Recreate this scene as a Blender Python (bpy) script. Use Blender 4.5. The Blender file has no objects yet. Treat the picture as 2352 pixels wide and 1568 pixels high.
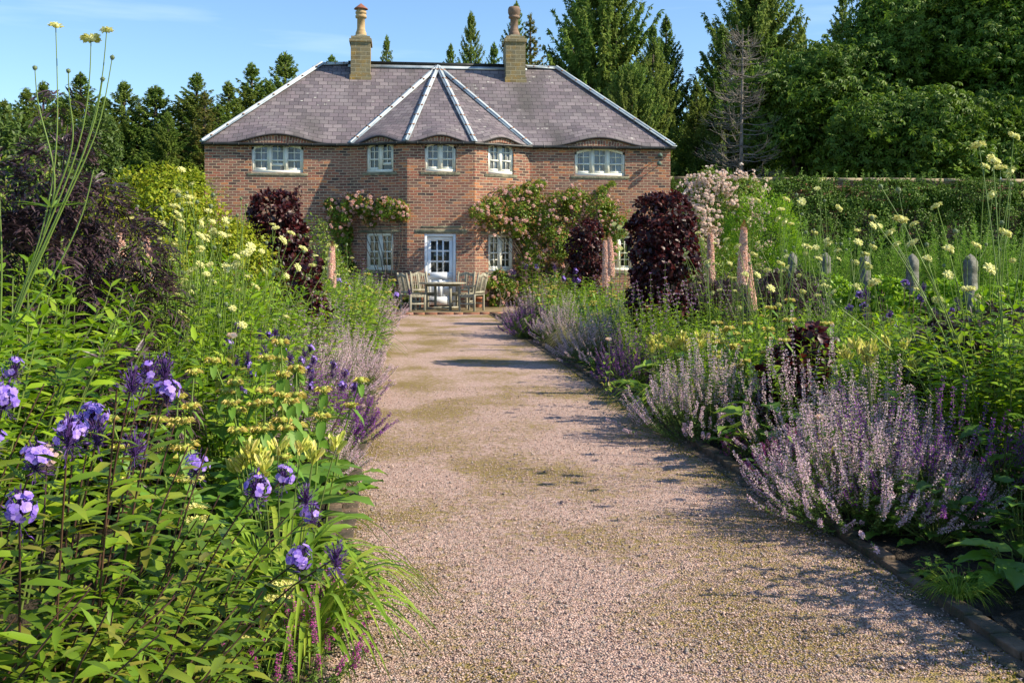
import bpy, bmesh, math, random
import numpy as np
from math import radians, sin, cos, tan, atan, pi
from mathutils import Vector, Matrix

# ------------------------------------------------------------ camera, sky, sun
scene = bpy.context.scene
C = scene.collection
F, TH, EYE, CX, HY = 2482.7, radians(5.955), 1.6, 1176.0, 581.0     # photo measured on a 2352 x 1568 sheet
cam_d = bpy.data.cameras.new('camera'); cam = bpy.data.objects.new('camera', cam_d); C.objects.link(cam)
cam_d.sensor_width = 36; cam_d.lens = 38; cam_d.clip_start = 0.05; cam_d.clip_end = 2000
cam_d.shift_y = -(784 - HY) / 2352
cam.location = (0, 0, EYE); cam.rotation_euler = (radians(90), 0, -TH)
scene.camera = cam
SUN_AZ, SUN_EL = radians(108), radians(38)      # clockwise from +Y
world = bpy.data.worlds.new('World'); scene.world = world; world.use_nodes = True
wn, wl = world.node_tree.nodes, world.node_tree.links
sky = wn.new('ShaderNodeTexSky'); sky.sky_type = 'NISHITA'; sky.sun_disc = False
sky.sun_elevation = SUN_EL; sky.sun_rotation = SUN_AZ
sky.air_density = 1.0; sky.dust_density = 0.1; sky.ozone_density = 3.0; sky.altitude = 100
bg = wn['Background']; bg.inputs[1].default_value = 0.12
# thin cirrus streaks in the real sky
wtc = wn.new('ShaderNodeTexCoord'); wmp = wn.new('ShaderNodeMapping'); wmp.inputs['Scale'].default_value = (1.4, 1.4, 13)
wmp.inputs['Rotation'].default_value = (0.0, 0.06, 0)
wno = wn.new('ShaderNodeTexNoise'); wno.inputs['Scale'].default_value = 2.2; wno.inputs['Detail'].default_value = 6
wcr = wn.new('ShaderNodeValToRGB'); wcr.color_ramp.elements[0].position = .56; wcr.color_ramp.elements[1].position = .8
wcr.color_ramp.elements[1].color = (.22, .22, .22, 1)
wmx = wn.new('ShaderNodeMix'); wmx.data_type = 'RGBA'; wmx.inputs['B'].default_value = (9, 9.6, 10.4, 1)
wl.new(wtc.outputs['Generated'], wmp.inputs[0]); wl.new(wmp.outputs[0], wno.inputs['Vector'])
wl.new(wno.outputs['Fac'], wcr.inputs[0]); wl.new(wcr.outputs[0], wmx.inputs['Factor'])
wti = wn.new('ShaderNodeMix'); wti.data_type = 'RGBA'; wti.blend_type = 'MULTIPLY'; wti.inputs['Factor'].default_value = 1
wti.inputs['B'].default_value = (.86, .97, 1.05, 1); wl.new(sky.outputs[0], wti.inputs['A']); wl.new(wti.outputs['Result'], wmx.inputs['A']); wl.new(wmx.outputs['Result'], bg.inputs[0])
sd = bpy.data.lights.new('sun', 'SUN'); sd.energy = 5.0; sd.angle = radians(0.5); sd.color = (1, .90, .70)
sun = bpy.data.objects.new('sun', sd); C.objects.link(sun)
SDIR = Vector((sin(SUN_AZ) * cos(SUN_EL), cos(SUN_AZ) * cos(SUN_EL), sin(SUN_EL)))
sun.rotation_euler = SDIR.to_track_quat('Z', 'Y').to_euler(); sun.location = (20, -10, 30)
scene.view_settings.view_transform = 'Standard'; scene.view_settings.look = 'None'
scene.view_settings.exposure = 0.7; scene.view_settings.gamma = 1
scene.cycles.max_bounces = 7; scene.cycles.transparent_max_bounces = 6

# ------------------------------------------------------------ measuring helpers
def at(x, y, d):
    xr = (x - CX) / F * d
    return Vector((xr * cos(TH) + d * sin(TH), -xr * sin(TH) + d * cos(TH), EYE + (HY - y) * d / F))
def onY(x, y, Y):
    X = Y * tan(TH + atan((x - CX) / F)); d = Y * cos(TH) + X * sin(TH)
    return Vector((X, Y, EYE + (HY - y) * d / F))
def gnd(x, d): v = at(x, 0, d); return (v.x, v.y)
def hit(O, ud, x, y):
    a = TH + atan((x - CX) / F); r = (sin(a), cos(a))
    det = -ud.x * r[1] + r[0] * ud.y
    u = (O.x * r[1] - r[0] * O.y) / det
    p = O + ud * u; d = p.x * sin(TH) + p.y * cos(TH)
    return u, EYE + (HY - y) * d / F
ORD = ['first', 'second', 'third', 'fourth', 'fifth', 'sixth', 'seventh', 'eighth', 'ninth', 'tenth', 'eleventh', 'twelfth', 'thirteenth',
       'fourteenth', 'fifteenth', 'sixteenth', 'seventeenth', 'eighteenth', 'nineteenth', 'twentieth']

# ------------------------------------------------------------ materials
def rgb(c): return (c[0], c[1], c[2], 1)
def newmat(name):
    m = bpy.data.materials.new(name); m.use_nodes = True
    return m, m.node_tree.nodes, m.node_tree.links, m.node_tree.nodes['Principled BSDF']
def ramp(n, stops, interp='LINEAR'):
    r = n.new('ShaderNodeValToRGB'); r.color_ramp.interpolation = interp
    e = r.color_ramp.elements
    e[0].position, e[0].color = stops[0][0], rgb(stops[0][1]); e[1].position, e[1].color = stops[-1][0], rgb(stops[-1][1])
    for p, c in stops[1:-1]:
        q = e.new(p); q.color = rgb(c)
    return r
def leafmat(name, cols, trans=.3, rough=.45, spec=.35, tcol=None, big=0.0, bigc=None, bscale=1.5):
    m, n, l, b = newmat(name)
    g = n.new('ShaderNodeNewGeometry')
    k = len(cols); r = ramp(n, [(i / max(1, k - 1), c) for i, c in enumerate(cols)])
    l.new(g.outputs['Random Per Island'], r.inputs[0]); col = r.outputs[0]
    if big:
        no = n.new('ShaderNodeTexNoise'); no.inputs['Scale'].default_value = bscale; no.inputs['Detail'].default_value = 2
        l.new(g.outputs['Position'], no.inputs['Vector'])
        cr = ramp(n, [(.42, (0, 0, 0)), (.62, (big, big, big))]); l.new(no.outputs['Fac'], cr.inputs[0])
        mx = n.new('ShaderNodeMix'); mx.data_type = 'RGBA'; mx.inputs['B'].default_value = rgb(bigc)
        l.new(cr.outputs[0], mx.inputs['Factor']); l.new(col, mx.inputs['A']); col = mx.outputs['Result']
    l.new(col, b.inputs['Base Color'])
    b.inputs['Roughness'].default_value = rough; b.inputs['Specular IOR Level'].default_value = spec
    if trans:
        t = n.new('ShaderNodeBsdfTranslucent'); mix = n.new('ShaderNodeMixShader'); mix.inputs[0].default_value = trans
        if tcol:
            mm = n.new('ShaderNodeMix'); mm.data_type = 'RGBA'; mm.blend_type = 'MULTIPLY'; mm.inputs['Factor'].default_value = 1
            mm.inputs['B'].default_value = rgb(tcol); l.new(col, mm.inputs['A']); l.new(mm.outputs['Result'], t.inputs[0])
        else: l.new(col, t.inputs[0])
        l.new(b.outputs[0], mix.inputs[1]); l.new(t.outputs[0], mix.inputs[2]); l.new(mix.outputs[0], n['Material Output'].inputs[0])
    return m
def noisemat(name, stops, scale=5, detail=5, rough=.8, bump=.3, spec=.3, bscale=None, metallic=0, dist=.02, stretch=None):
    m, n, l, b = newmat(name)
    tc = n.new('ShaderNodeTexCoord'); no = n.new('ShaderNodeTexNoise'); no.inputs['Scale'].default_value = scale; no.inputs['Detail'].default_value = detail
    src = tc.outputs['Object']
    if stretch:
        mp = n.new('ShaderNodeMapping'); mp.inputs['Scale'].default_value = stretch; l.new(src, mp.inputs[0]); src = mp.outputs[0]
    l.new(src, no.inputs['Vector']); r = ramp(n, stops); l.new(no.outputs['Fac'], r.inputs[0]); l.new(r.outputs[0], b.inputs['Base Color'])
    b.inputs['Roughness'].default_value = rough; b.inputs['Specular IOR Level'].default_value = spec; b.inputs['Metallic'].default_value = metallic
    if bump:
        n2 = n.new('ShaderNodeTexNoise'); n2.inputs['Scale'].default_value = bscale or scale * 4; n2.inputs['Detail'].default_value = 4
        l.new(src, n2.inputs['Vector']); bp = n.new('ShaderNodeBump'); bp.inputs['Strength'].default_value = bump; bp.inputs['Distance'].default_value = dist
        l.new(n2.outputs['Fac'], bp.inputs['Height']); l.new(bp.outputs[0], b.inputs['Normal'])
    return m
def coursemat(name, cols, mortar, bw, bh, ms, offset=.5, warp=.012, stain=None, bump=.6, rough=.85, spec=.2, squash=1.0, patch=None, spots=None):
    """bricks, slates or ashlar laid over the UV map (metres)"""
    m, n, l, b = newmat(name)
    uv = n.new('ShaderNodeUVMap'); no = n.new('ShaderNodeTexNoise'); no.inputs['Scale'].default_value = 3.2; no.inputs['Detail'].default_value = 3
    l.new(uv.outputs[0], no.inputs['Vector'])
    sub = n.new('ShaderNodeVectorMath'); sub.operation = 'SUBTRACT'; sub.inputs[1].default_value = (.5, .5, .5); l.new(no.outputs['Color'], sub.inputs[0])
    sc = n.new('ShaderNodeVectorMath'); sc.operation = 'SCALE'; sc.inputs['Scale'].default_value = warp * 3; l.new(sub.outputs[0], sc.inputs[0])
    ad = n.new('ShaderNodeVectorMath'); l.new(uv.outputs[0], ad.inputs[0]); l.new(sc.outputs[0], ad.inputs[1])
    br = n.new('ShaderNodeTexBrick'); br.offset = offset; br.inputs['Scale'].default_value = 1; br.inputs['Brick Width'].default_value = bw
    br.inputs['Row Height'].default_value = bh; br.inputs['Mortar Size'].default_value = ms; br.inputs['Mortar Smooth'].default_value = .35
    br.inputs['Color1'].default_value = (0, 0, 0, 1); br.inputs['Color2'].default_value = (1, 1, 1, 1); br.inputs['Mortar'].default_value = (.5, .5, .5, 1)
    br.squash = squash; br.squash_frequency = 3
    l.new(ad.outputs[0], br.inputs['Vector'])
    r = ramp(n, [(i / (len(cols) - 1), c) for i, c in enumerate(cols)]); l.new(br.outputs['Color'], r.inputs[0])
    nf = n.new('ShaderNodeTexNoise'); nf.inputs['Scale'].default_value = 38; nf.inputs['Detail'].default_value = 4; l.new(uv.outputs[0], nf.inputs['Vector'])
    mr = n.new('ShaderNodeMapRange'); mr.inputs['To Min'].default_value = .6; mr.inputs['To Max'].default_value = 1.4; l.new(nf.outputs['Fac'], mr.inputs[0])
    mu = n.new('ShaderNodeVectorMath'); mu.operation = 'SCALE'; l.new(r.outputs[0], mu.inputs[0]); l.new(mr.outputs[0], mu.inputs['Scale'])
    col = mu.outputs[0]
    if patch:
        np_ = n.new('ShaderNodeTexNoise'); np_.inputs['Scale'].default_value = patch[2]; np_.inputs['Detail'].default_value = 4; l.new(uv.outputs[0], np_.inputs['Vector'])
        cr = ramp(n, [(.5, (0, 0, 0)), (.7, (patch[1],) * 3)]); l.new(np_.outputs['Fac'], cr.inputs[0])
        mx = n.new('ShaderNodeMix'); mx.data_type = 'RGBA'; mx.inputs['B'].default_value = rgb(patch[0]); l.new(cr.outputs[0], mx.inputs['Factor'])
        l.new(col, mx.inputs['A']); col = mx.outputs['Result']
    if stain:
        mp = n.new('ShaderNodeMapping'); mp.inputs['Scale'].default_value = stain[2]; l.new(uv.outputs[0], mp.inputs[0])
        np2 = n.new('ShaderNodeTexNoise'); np2.inputs['Scale'].default_value = 1; np2.inputs['Detail'].default_value = 5; l.new(mp.outputs[0], np2.inputs['Vector'])
        cr = ramp(n, [(stain[3], (0, 0, 0)), (stain[3] + .12, (stain[1],) * 3)]); l.new(np2.outputs['Fac'], cr.inputs[0])
        mx = n.new('ShaderNodeMix'); mx.data_type = 'RGBA'; mx.inputs['B'].default_value = rgb(stain[0]); l.new(cr.outputs[0], mx.inputs['Factor'])
        l.new(col, mx.inputs['A']); col = mx.outputs['Result']
    if spots:
        mp = n.new('ShaderNodeMapping'); mp.inputs['Scale'].default_value = (3.4, 8, 1); l.new(uv.outputs[0], mp.inputs[0])
        vo = n.new('ShaderNodeTexVoronoi'); l.new(mp.outputs[0], vo.inputs['Vector']); vo.inputs['Scale'].default_value = 1
        cr = ramp(n, [(.10, (1, 1, 1)), (.17, (0, 0, 0))]); l.new(vo.outputs['Distance'], cr.inputs[0])
        nn = n.new('ShaderNodeTexNoise'); nn.inputs['Scale'].default_value = .7; l.new(uv.outputs[0], nn.inputs['Vector']); c2 = ramp(n, [(.52, (0, 0, 0)), (.6, (1, 1, 1))]); l.new(nn.outputs['Fac'], c2.inputs[0])
        mm = n.new('ShaderNodeMath'); mm.operation = 'MULTIPLY'; l.new(cr.outputs[0], mm.inputs[0]); l.new(c2.outputs[0], mm.inputs[1])
        mx = n.new('ShaderNodeMix'); mx.data_type = 'RGBA'; mx.inputs['B'].default_value = rgb(spots); l.new(mm.outputs[0], mx.inputs['Factor']); l.new(col, mx.inputs['A']); col = mx.outputs['Result']
    mx = n.new('ShaderNodeMix'); mx.data_type = 'RGBA'; mx.inputs['B'].default_value = rgb(mortar)
    l.new(br.outputs['Fac'], mx.inputs['Factor']); l.new(col, mx.inputs['A']); l.new(mx.outputs['Result'], b.inputs['Base Color'])
    bp = n.new('ShaderNodeBump'); bp.inputs['Strength'].default_value = bump; bp.inputs['Distance'].default_value = .02; bp.invert = True
    ma = n.new('ShaderNodeMath'); ma.operation = 'MULTIPLY_ADD'; ma.inputs[1].default_value = -.5; l.new(nf.outputs['Fac'], ma.inputs[0]); l.new(br.outputs['Fac'], ma.inputs[2])
    l.new(ma.outputs[0], bp.inputs['Height']); l.new(bp.outputs[0], b.inputs['Normal'])
    b.inputs['Roughness'].default_value = rough; b.inputs['Specular IOR Level'].default_value = spec
    return m

MAT = {}
MAT['brick'] = coursemat('old_red_brick', [(.07, .055, .055), (.20, .09, .065), (.34, .125, .085), (.25, .115, .085), (.38, .135, .085), (.22, .10, .075), (.55, .22, .10), (.30, .13, .09), (.11, .065, .055), (.36, .18, .13), (.06, .05, .05)],
                         (.52, .40, .28), .225, .079, .0105, warp=.016, patch=((.33, .19, .145), .6, 1.3), stain=((.10, .07, .06), .4, (.9, .5, 1), .56), bump=.8)
MAT['slate'] = coursemat('purple_grey_slate', [(.12, .10, .11), (.155, .125, .14), (.20, .16, .175), (.13, .11, .12), (.235, .195, .205), (.175, .15, .155)],
                         (.05, .042, .045), .27, .19, .009, warp=.010, stain=((.075, .068, .06), .7, (.55, .25, 1), .52), bump=.8, rough=.6, spec=.4, patch=((.27, .235, .25), .4, .6), spots=(.58, .57, .5))
MAT['ashlar'] = coursemat('chimney_stone', [(.20, .165, .10), (.26, .21, .12), (.17, .15, .10), (.30, .235, .13)], (.36, .31, .21), .32, .13, .011, warp=.006,
                          patch=((.38, .22, .04), .8, 2.2), stain=((.09, .085, .065), .6, (2, 2, 2), .55), bump=.5)
MAT['stone'] = noisemat('weathered_sandstone', [(.3, (.10, .10, .07)), (.5, (.20, .19, .13)), (.7, (.33, .29, .19))], 6, 6, bump=.6)
MAT['copestone'] = noisemat('wall_cope_stone', [(.3, (.17, .14, .09)), (.6, (.36, .29, .19))], 3, 6, bump=.6)
MAT['pot_buff'] = noisemat('buff_chimney_pot', [(.3, (.36, .24, .12)), (.7, (.56, .40, .22))], 4, 4, bump=.2)
MAT['pot_brown'] = noisemat('sooty_chimney_pot', [(.3, (.10, .065, .05)), (.7, (.26, .17, .12))], 4, 4, bump=.3)
MAT['cowl'] = noisemat('red_clay_cowl', [(.3, (.20, .08, .05)), (.7, (.34, .14, .09))], 6, 4, bump=.2)
MAT['lead'] = noisemat('pale_lead', [(.3, (.30, .34, .38)), (.7, (.54, .60, .64))], 2.5, 5, rough=.5, bump=.15, spec=.5)
MAT['clip'] = noisemat('rusty_clip', [(.3, (.16, .06, .03)), (.7, (.34, .17, .09))], 8, 3, bump=0)
MAT['gutter'] = noisemat('black_gutter', [(.3, (.014, .015, .014)), (.7, (.035, .036, .034))], 6, 3, rough=.4, bump=.1)
MAT['white'] = noisemat('cream_paint', [(.3, (.78, .76, .66)), (.7, (.86, .84, .74))], 4, 4, rough=.45, bump=.08, dist=.003)
MAT['doorwhite'] = noisemat('white_door_paint', [(.3, (.68, .70, .74)), (.7, (.78, .80, .83))], 4, 4, rough=.35, bump=.05, dist=.002)
MAT['glass'] = noisemat('dark_window_glass', [(.35, (.008, .011, .008)), (.7, (.03, .034, .026))], 3, 3, rough=.05, bump=.03, spec=.8)
MAT['glass_sky'] = noisemat('sky_tinted_curtained_glass', [(.35, (.03, .036, .045)), (.65, (.14, .155, .18))], 2.5, 3, rough=.06, bump=.02, spec=.9)  # bluish sky reflection and curtains behind, both put into the pane colour
MAT['curtain'] = noisemat('net_curtain', [(.35, (.20, .21, .22)), (.65, (.36, .37, .38))], 1, 2, rough=.7, bump=0, stretch=(22, 22, .3))
MAT['brass'] = noisemat('aged_brass', [(.3, (.2, .13, .05)), (.7, (.32, .22, .1))], 9, 2, rough=.35, bump=0, metallic=.8)
MAT['teak'] = noisemat('silvered_teak', [(.3, (.21, .19, .14)), (.55, (.34, .31, .23)), (.75, (.44, .41, .32))], 9, 5, bump=.35, stretch=(1, 1, .35))
MAT['terracotta'] = noisemat('terracotta', [(.3, (.34, .12, .06)), (.7, (.48, .2, .11))], 6, 4, bump=.15)
MAT['post'] = noisemat('lichened_concrete', [(.3, (.06, .06, .05)), (.5, (.15, .145, .12)), (.72, (.27, .26, .22))], 14, 6, bump=.6, dist=.01)
MAT['soil'] = noisemat('dark_garden_soil', [(.3, (.018, .013, .009)), (.55, (.045, .032, .022)), (.75, (.085, .062, .043))], 14, 8, bump=1, dist=.05)
MAT['kerb'] = noisemat('mossy_edging_brick', [(.3, (.035, .045, .018)), (.45, (.07, .055, .038)), (.6, (.14, .095, .065)), (.75, (.22, .15, .10))], 7, 6, bump=.8)
MAT['lawn'] = noisemat('mown_grass', [(.3, (.045, .09, .012)), (.5, (.09, .16, .02)), (.7, (.13, .2, .035))], 4, 8, bump=.8, dist=.05)
MAT['bark'] = noisemat('brown_bark', [(.3, (.05, .038, .028)), (.7, (.14, .11, .08))], 6, 6, bump=.8, dist=.03)
MAT['deadwood'] = noisemat('bleached_dead_wood', [(.3, (.13, .11, .10)), (.7, (.26, .23, .205))], 4, 4, bump=.2)
MAT['rustpipe'] = noisemat('rusty_lamp_metal', [(.3, (.05, .09, .07)), (.7, (.16, .2, .16))], 12, 3, bump=.2)
# foliage
G = leafmat
MAT['phlox_leaf'] = G('phlox_leaf', [(0.11, 0.207, 0.00976), (0.195, 0.342, 0.0146), (0.293, 0.451, 0.022), (0.378, 0.464, 0.0366)], 0.38, .42, .4, (1.15, 1.2, .6), .5, (.15, .25, .016), .9)
MAT['phlox_leaf_dark'] = G('phlox_leaf_dark', [(0.084, 0.156, 0.012), (0.144, 0.252, 0.0168), (0.228, 0.348, 0.024), (0.288, 0.264, 0.042)], 0.36, .42, .4, (1.15, 1.2, .6), .4, (.07, .10, .02), 3)
MAT['phlox_bud'] = G('phlox_bud', [(.035, .012, .045), (.075, .03, .14), (.15, .07, .33), (.06, .02, .04)], .15, .5)
MAT['phlox_petal'] = G('phlox_petal', [(.20, .12, .60), (.34, .2, .74), (.46, .3, .80), (.55, .38, .78)], .3, .5)
MAT['fading_petal'] = G('fading_petal', [(.50, .32, .35), (.60, .42, .34), (.42, .26, .40)], .3, .6)
MAT['dark_stem'] = G('dark_stem', [(.06, .025, .025), (.10, .05, .03)], 0, .5)
MAT['green_stem'] = G('green_stem', [(.09, .13, .03), (.15, .20, .045)], 0, .5)
MAT['pale_stem'] = G('pale_stem', [(.12, .18, .03), (.18, .26, .05)], 0, .5)
MAT['catmint_flower'] = G('catmint_flower', [(0.696, 0.47, 0.56), (0.812, 0.594, 0.672), (0.9, 0.728, 0.762), (0.603, 0.381, 0.538)], 0.4, .6)
MAT['catmint_leaf'] = G('catmint_leaf', [(0.108, 0.203, 0.0338), (0.176, 0.297, 0.054), (0.23, 0.324, 0.081)], 0.38, .6)
MAT['salvia_flower'] = G('salvia_flower', [(0.161, 0.0345, 0.253), (0.253, 0.0575, 0.345), (0.345, 0.103, 0.414)], 0.3, .6)
MAT['magenta_flower'] = G('magenta_flower', [(.34, .04, .22), (.5, .08, .34), (.56, .16, .40)], .3, .6)
MAT['mauve_flower'] = G('mauve_flower', [(.40, .2, .42), (.5, .3, .5), (.34, .2, .3)], .3, .6)
MAT['cream_flower'] = G('cream_flower', [(.72, .71, .26), (.80, .78, .34), (.84, .82, .44)], .35, .6)
MAT['seed_head'] = G('seed_head', [(.13, .17, .08), (.20, .24, .12)], 0, .7)
MAT['scabious_leaf'] = G('scabious_leaf', [(0.096, 0.204, 0.018), (0.168, 0.312, 0.036), (0.228, 0.372, 0.054)], 0.38, .5)
MAT['phlomis_flower'] = G('phlomis_flower', [(.62, .55, .11), (.74, .66, .2), (.70, .50, .16)], .3, .6)
MAT['phlomis_whorl'] = G('phlomis_whorl', [(.26, .32, .04), (.38, .42, .07)], .1, .7)
MAT['phlomis_leaf'] = G('phlomis_leaf', [(0.104, 0.221, 0.026), (0.156, 0.312, 0.039), (0.221, 0.364, 0.065)], 0.4, .5)
MAT['lily_leaf'] = G('lily_leaf', [(.13, .24, .02), (.22, .35, .03), (.36, .42, .05)], .35, .4)
MAT['lily_bud'] = G('lily_bud', [(0.575, 0.632, 0.103), (0.736, 0.736, 0.184), (0.828, 0.713, 0.253)], 0.35, .5)
MAT['foxtail_flower'] = G('foxtail_flower', [(0.82, 0.5, 0.4), (0.88, 0.62, 0.5), (0.9, 0.7, 0.6)], 0.35, .6)
MAT['foxtail_tip'] = G('foxtail_tip', [(.30, .12, .05), (.45, .25, .1)], .1, .6)
MAT['beech_leaf'] = G('beech_leaf', [(.018, .008, .011), (.035, .010, .014), (.07, .016, .017), (.11, .022, .02)], .25, .42, .4, (1.6, .8, .8))
MAT['elder_leaf'] = G('elder_leaf', [(0.035, 0.0213, 0.0275), (0.0688, 0.04, 0.05), (0.112, 0.065, 0.0688)], 0.2, .4, .45)
MAT['elder_flower'] = G('elder_flower', [(.45, .26, .33), (.55, .36, .4)], .2, .7)
MAT['gold_leaf'] = G('gold_leaf', [(.17, .24, .012), (.30, .36, .016), (.42, .43, .025), (.34, .30, .03)], .35, .5, .3, None, .5, (.20, .30, .012), 2.2)
MAT['rose_leaf'] = G('rose_leaf', [(0.092, 0.172, 0.0138), (0.161, 0.276, 0.0207), (0.253, 0.356, 0.0345), (0.276, 0.218, 0.046)], 0.36, .4, .4)
MAT['rose_pink'] = G('rose_pink', [(.78, .46, .42), (.84, .58, .52), (.86, .68, .60)], .3, .6)
MAT['rose_blush'] = G('rose_blush', [(0.88, 0.707, 0.65), (0.9, 0.844, 0.762), (0.858, 0.638, 0.627), (0.77, 0.57, 0.358)], 0.4, .6)
MAT['rose_spent'] = G('rose_spent', [(.56, .30, .10), (.66, .42, .2), (.46, .28, .10)], .25, .7)
MAT['shrub_leaf'] = G('shrub_leaf', [(0.131, 0.257, 0.012), (0.232, 0.405, 0.0168), (0.348, 0.513, 0.024)], 0.4, .45, .4)
MAT['pear_leaf'] = G('pear_leaf', [(0.07, 0.14, 0.0196), (0.119, 0.217, 0.028), (0.182, 0.294, 0.049), (0.266, 0.364, 0.084)], 0.34, .5, .3, None, .4, (.05, .10, .016), .8)
MAT['fern_leaf'] = G('asparagus_frond', [(0.138, 0.276, 0.023), (0.207, 0.38, 0.0345), (0.23, 0.345, 0.046)], 0.42, .6)
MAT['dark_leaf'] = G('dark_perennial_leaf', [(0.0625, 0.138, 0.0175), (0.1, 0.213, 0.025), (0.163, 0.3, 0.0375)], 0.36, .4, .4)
MAT['broad_leaf'] = G('broad_leaf', [(0.096, 0.204, 0.024), (0.156, 0.3, 0.03), (0.264, 0.372, 0.042)], 0.36, .45, .4)
MAT['spruce_leaf'] = G('spruce_needles', [(0.116, 0.203, 0.0435), (0.189, 0.297, 0.058), (0.275, 0.377, 0.0798)], 0.4, .6, .2, None, .6, (.24, .27, .06), .35)
MAT['spruce_brown'] = G('spruce_needles_brown', [(0.108, 0.156, 0.03), (0.204, 0.216, 0.048), (0.288, 0.228, 0.084)], 0.36, .6, .2)
MAT['chestnut_leaf'] = G('chestnut_leaf', [(0.056, 0.123, 0.0134), (0.0896, 0.179, 0.0179), (0.134, 0.235, 0.0246), (0.202, 0.28, 0.0392)], 0.36, .5, .3, None, .4, (.09, .14, .016), .4)
MAT['lime_leaf'] = G('lime_tree_leaf', [(.06, .11, .02), (.11, .17, .03)], .3, .5)
MAT['apple_fruit'] = G('apple_fruit', [(.25, .06, .04), (.3, .12, .05)], 0, .4)
MAT['grass_blade'] = G('grass_blade', [(.09, .17, .02), (.14, .24, .03), (.2, .27, .05)], .35, .5)
MAT['straw_blade'] = G('straw_blade', [(.34, .33, .17), (.44, .42, .24)], .3, .5)
MAT['yarrow_flower'] = G('yarrow_flower', [(.66, .62, .16), (.74, .70, .28)], .2, .7)

# ------------------------------------------------------------ object helpers
def tag(o, label=None, cat=None, group=None, kind=None):
    if label: o['label'] = label
    if cat: o['category'] = cat
    if group: o['group'] = group
    if kind: o['kind'] = kind
    return o
def thing(name, label, cat, loc=(0, 0, 0), rz=0, group=None, s=1.0):
    o = bpy.data.objects.new(name, None); C.objects.link(o); o.empty_display_size = .1
    o.location = loc; o.rotation_euler = (0, 0, rz); o.scale = (s, s, s)
    return tag(o, label, cat, group)
def copy_tree(o, parent=None):
    c = o.copy(); C.objects.link(c); c.parent = parent
    for ch in list(o.children): copy_tree(ch, c)
    return c
class MB:
    def __init__(s): s.v = []; s.t = []; s.n = 0
    def add(s, V, T):
        V = np.asarray(V, float).reshape(-1, 3); s.v.append(V); s.t.append(np.asarray(T, int).reshape(-1, 3) + s.n); s.n += len(V)
    def data(s, name, mat):
        V = np.concatenate(s.v); T = np.concatenate(s.t)
        me = bpy.data.meshes.new(name); me.vertices.add(len(V)); me.vertices.foreach_set('co', V.ravel())
        me.loops.add(len(T) * 3); me.loops.foreach_set('vertex_index', T.ravel().astype(np.int32))
        me.polygons.add(len(T)); me.polygons.foreach_set('loop_start', np.arange(0, len(T) * 3, 3, dtype=np.int32))
        me.polygons.foreach_set('loop_total', np.full(len(T), 3, np.int32))
        me.materials.append(MAT[mat]); me.update(calc_edges=True); me.validate(); return me
    def obj(s, name, mat, parent=None, smooth=False):
        me = s.data(name, mat)
        if smooth: me.polygons.foreach_set('use_smooth', np.ones(len(me.polygons), bool))
        o = bpy.data.objects.new(name, me); C.objects.link(o)
        if parent: o.parent = parent
        return o
def nrm(a): return a / np.maximum(np.linalg.norm(a, axis=-1, keepdims=True), 1e-9)
def rdir(rng, n): return nrm(rng.normal(size=(n, 3)))
UP = np.array([0, 0, 1.])
def frame(D, U):
    D = nrm(D); S = nrm(np.cross(D, U + 1e-4)); return D, S, nrm(np.cross(S, D))
def kites(m, P, D, U, L, W, fold=.15, droop=.15, mid=.4):
    n = len(P)
    if n == 0: return
    D, S, N = frame(D, U); L = np.broadcast_to(L, (n,))[:, None]; W = np.broadcast_to(W, (n,))[:, None]
    V = np.stack([P, P + D * L * mid + S * W / 2 + N * W * fold, P + D * L - N * L * droop, P + D * L * mid - S * W / 2 + N * W * fold], 1)
    b = np.arange(n)[:, None] * 4
    m.add(V, np.stack([b + [0, 1, 2], b + [0, 2, 3]], 1))
L8 = np.array([[0, 1, 2], [0, 2, 3], [1, 4, 5], [1, 5, 2], [2, 5, 6], [2, 6, 3], [4, 7, 5], [5, 7, 6]])
def leaves(m, P, D, U, L, W, fold=.12, droop=.2, a=.3, b=.68, w2=.78):
    n = len(P)
    if n == 0: return
    D, S, N = frame(D, U); L = np.broadcast_to(L, (n,))[:, None]; W = np.broadcast_to(W, (n,))[:, None]
    dr = np.broadcast_to(droop, (n,))[:, None]
    m1 = P + D * L * a - N * L * dr * .12; m2 = P + D * L * b - N * L * dr * .5; tip = P + D * L * .97 - N * L * dr
    V = np.stack([P, m1 + S * W / 2 + N * W * fold, m1, m1 - S * W / 2 + N * W * fold,
                  m2 + S * W / 2 * w2 + N * W * fold, m2, m2 - S * W / 2 * w2 + N * W * fold, tip], 1)
    o = np.arange(n)[:, None, None] * 8; m.add(V, L8[None] + o)
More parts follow.
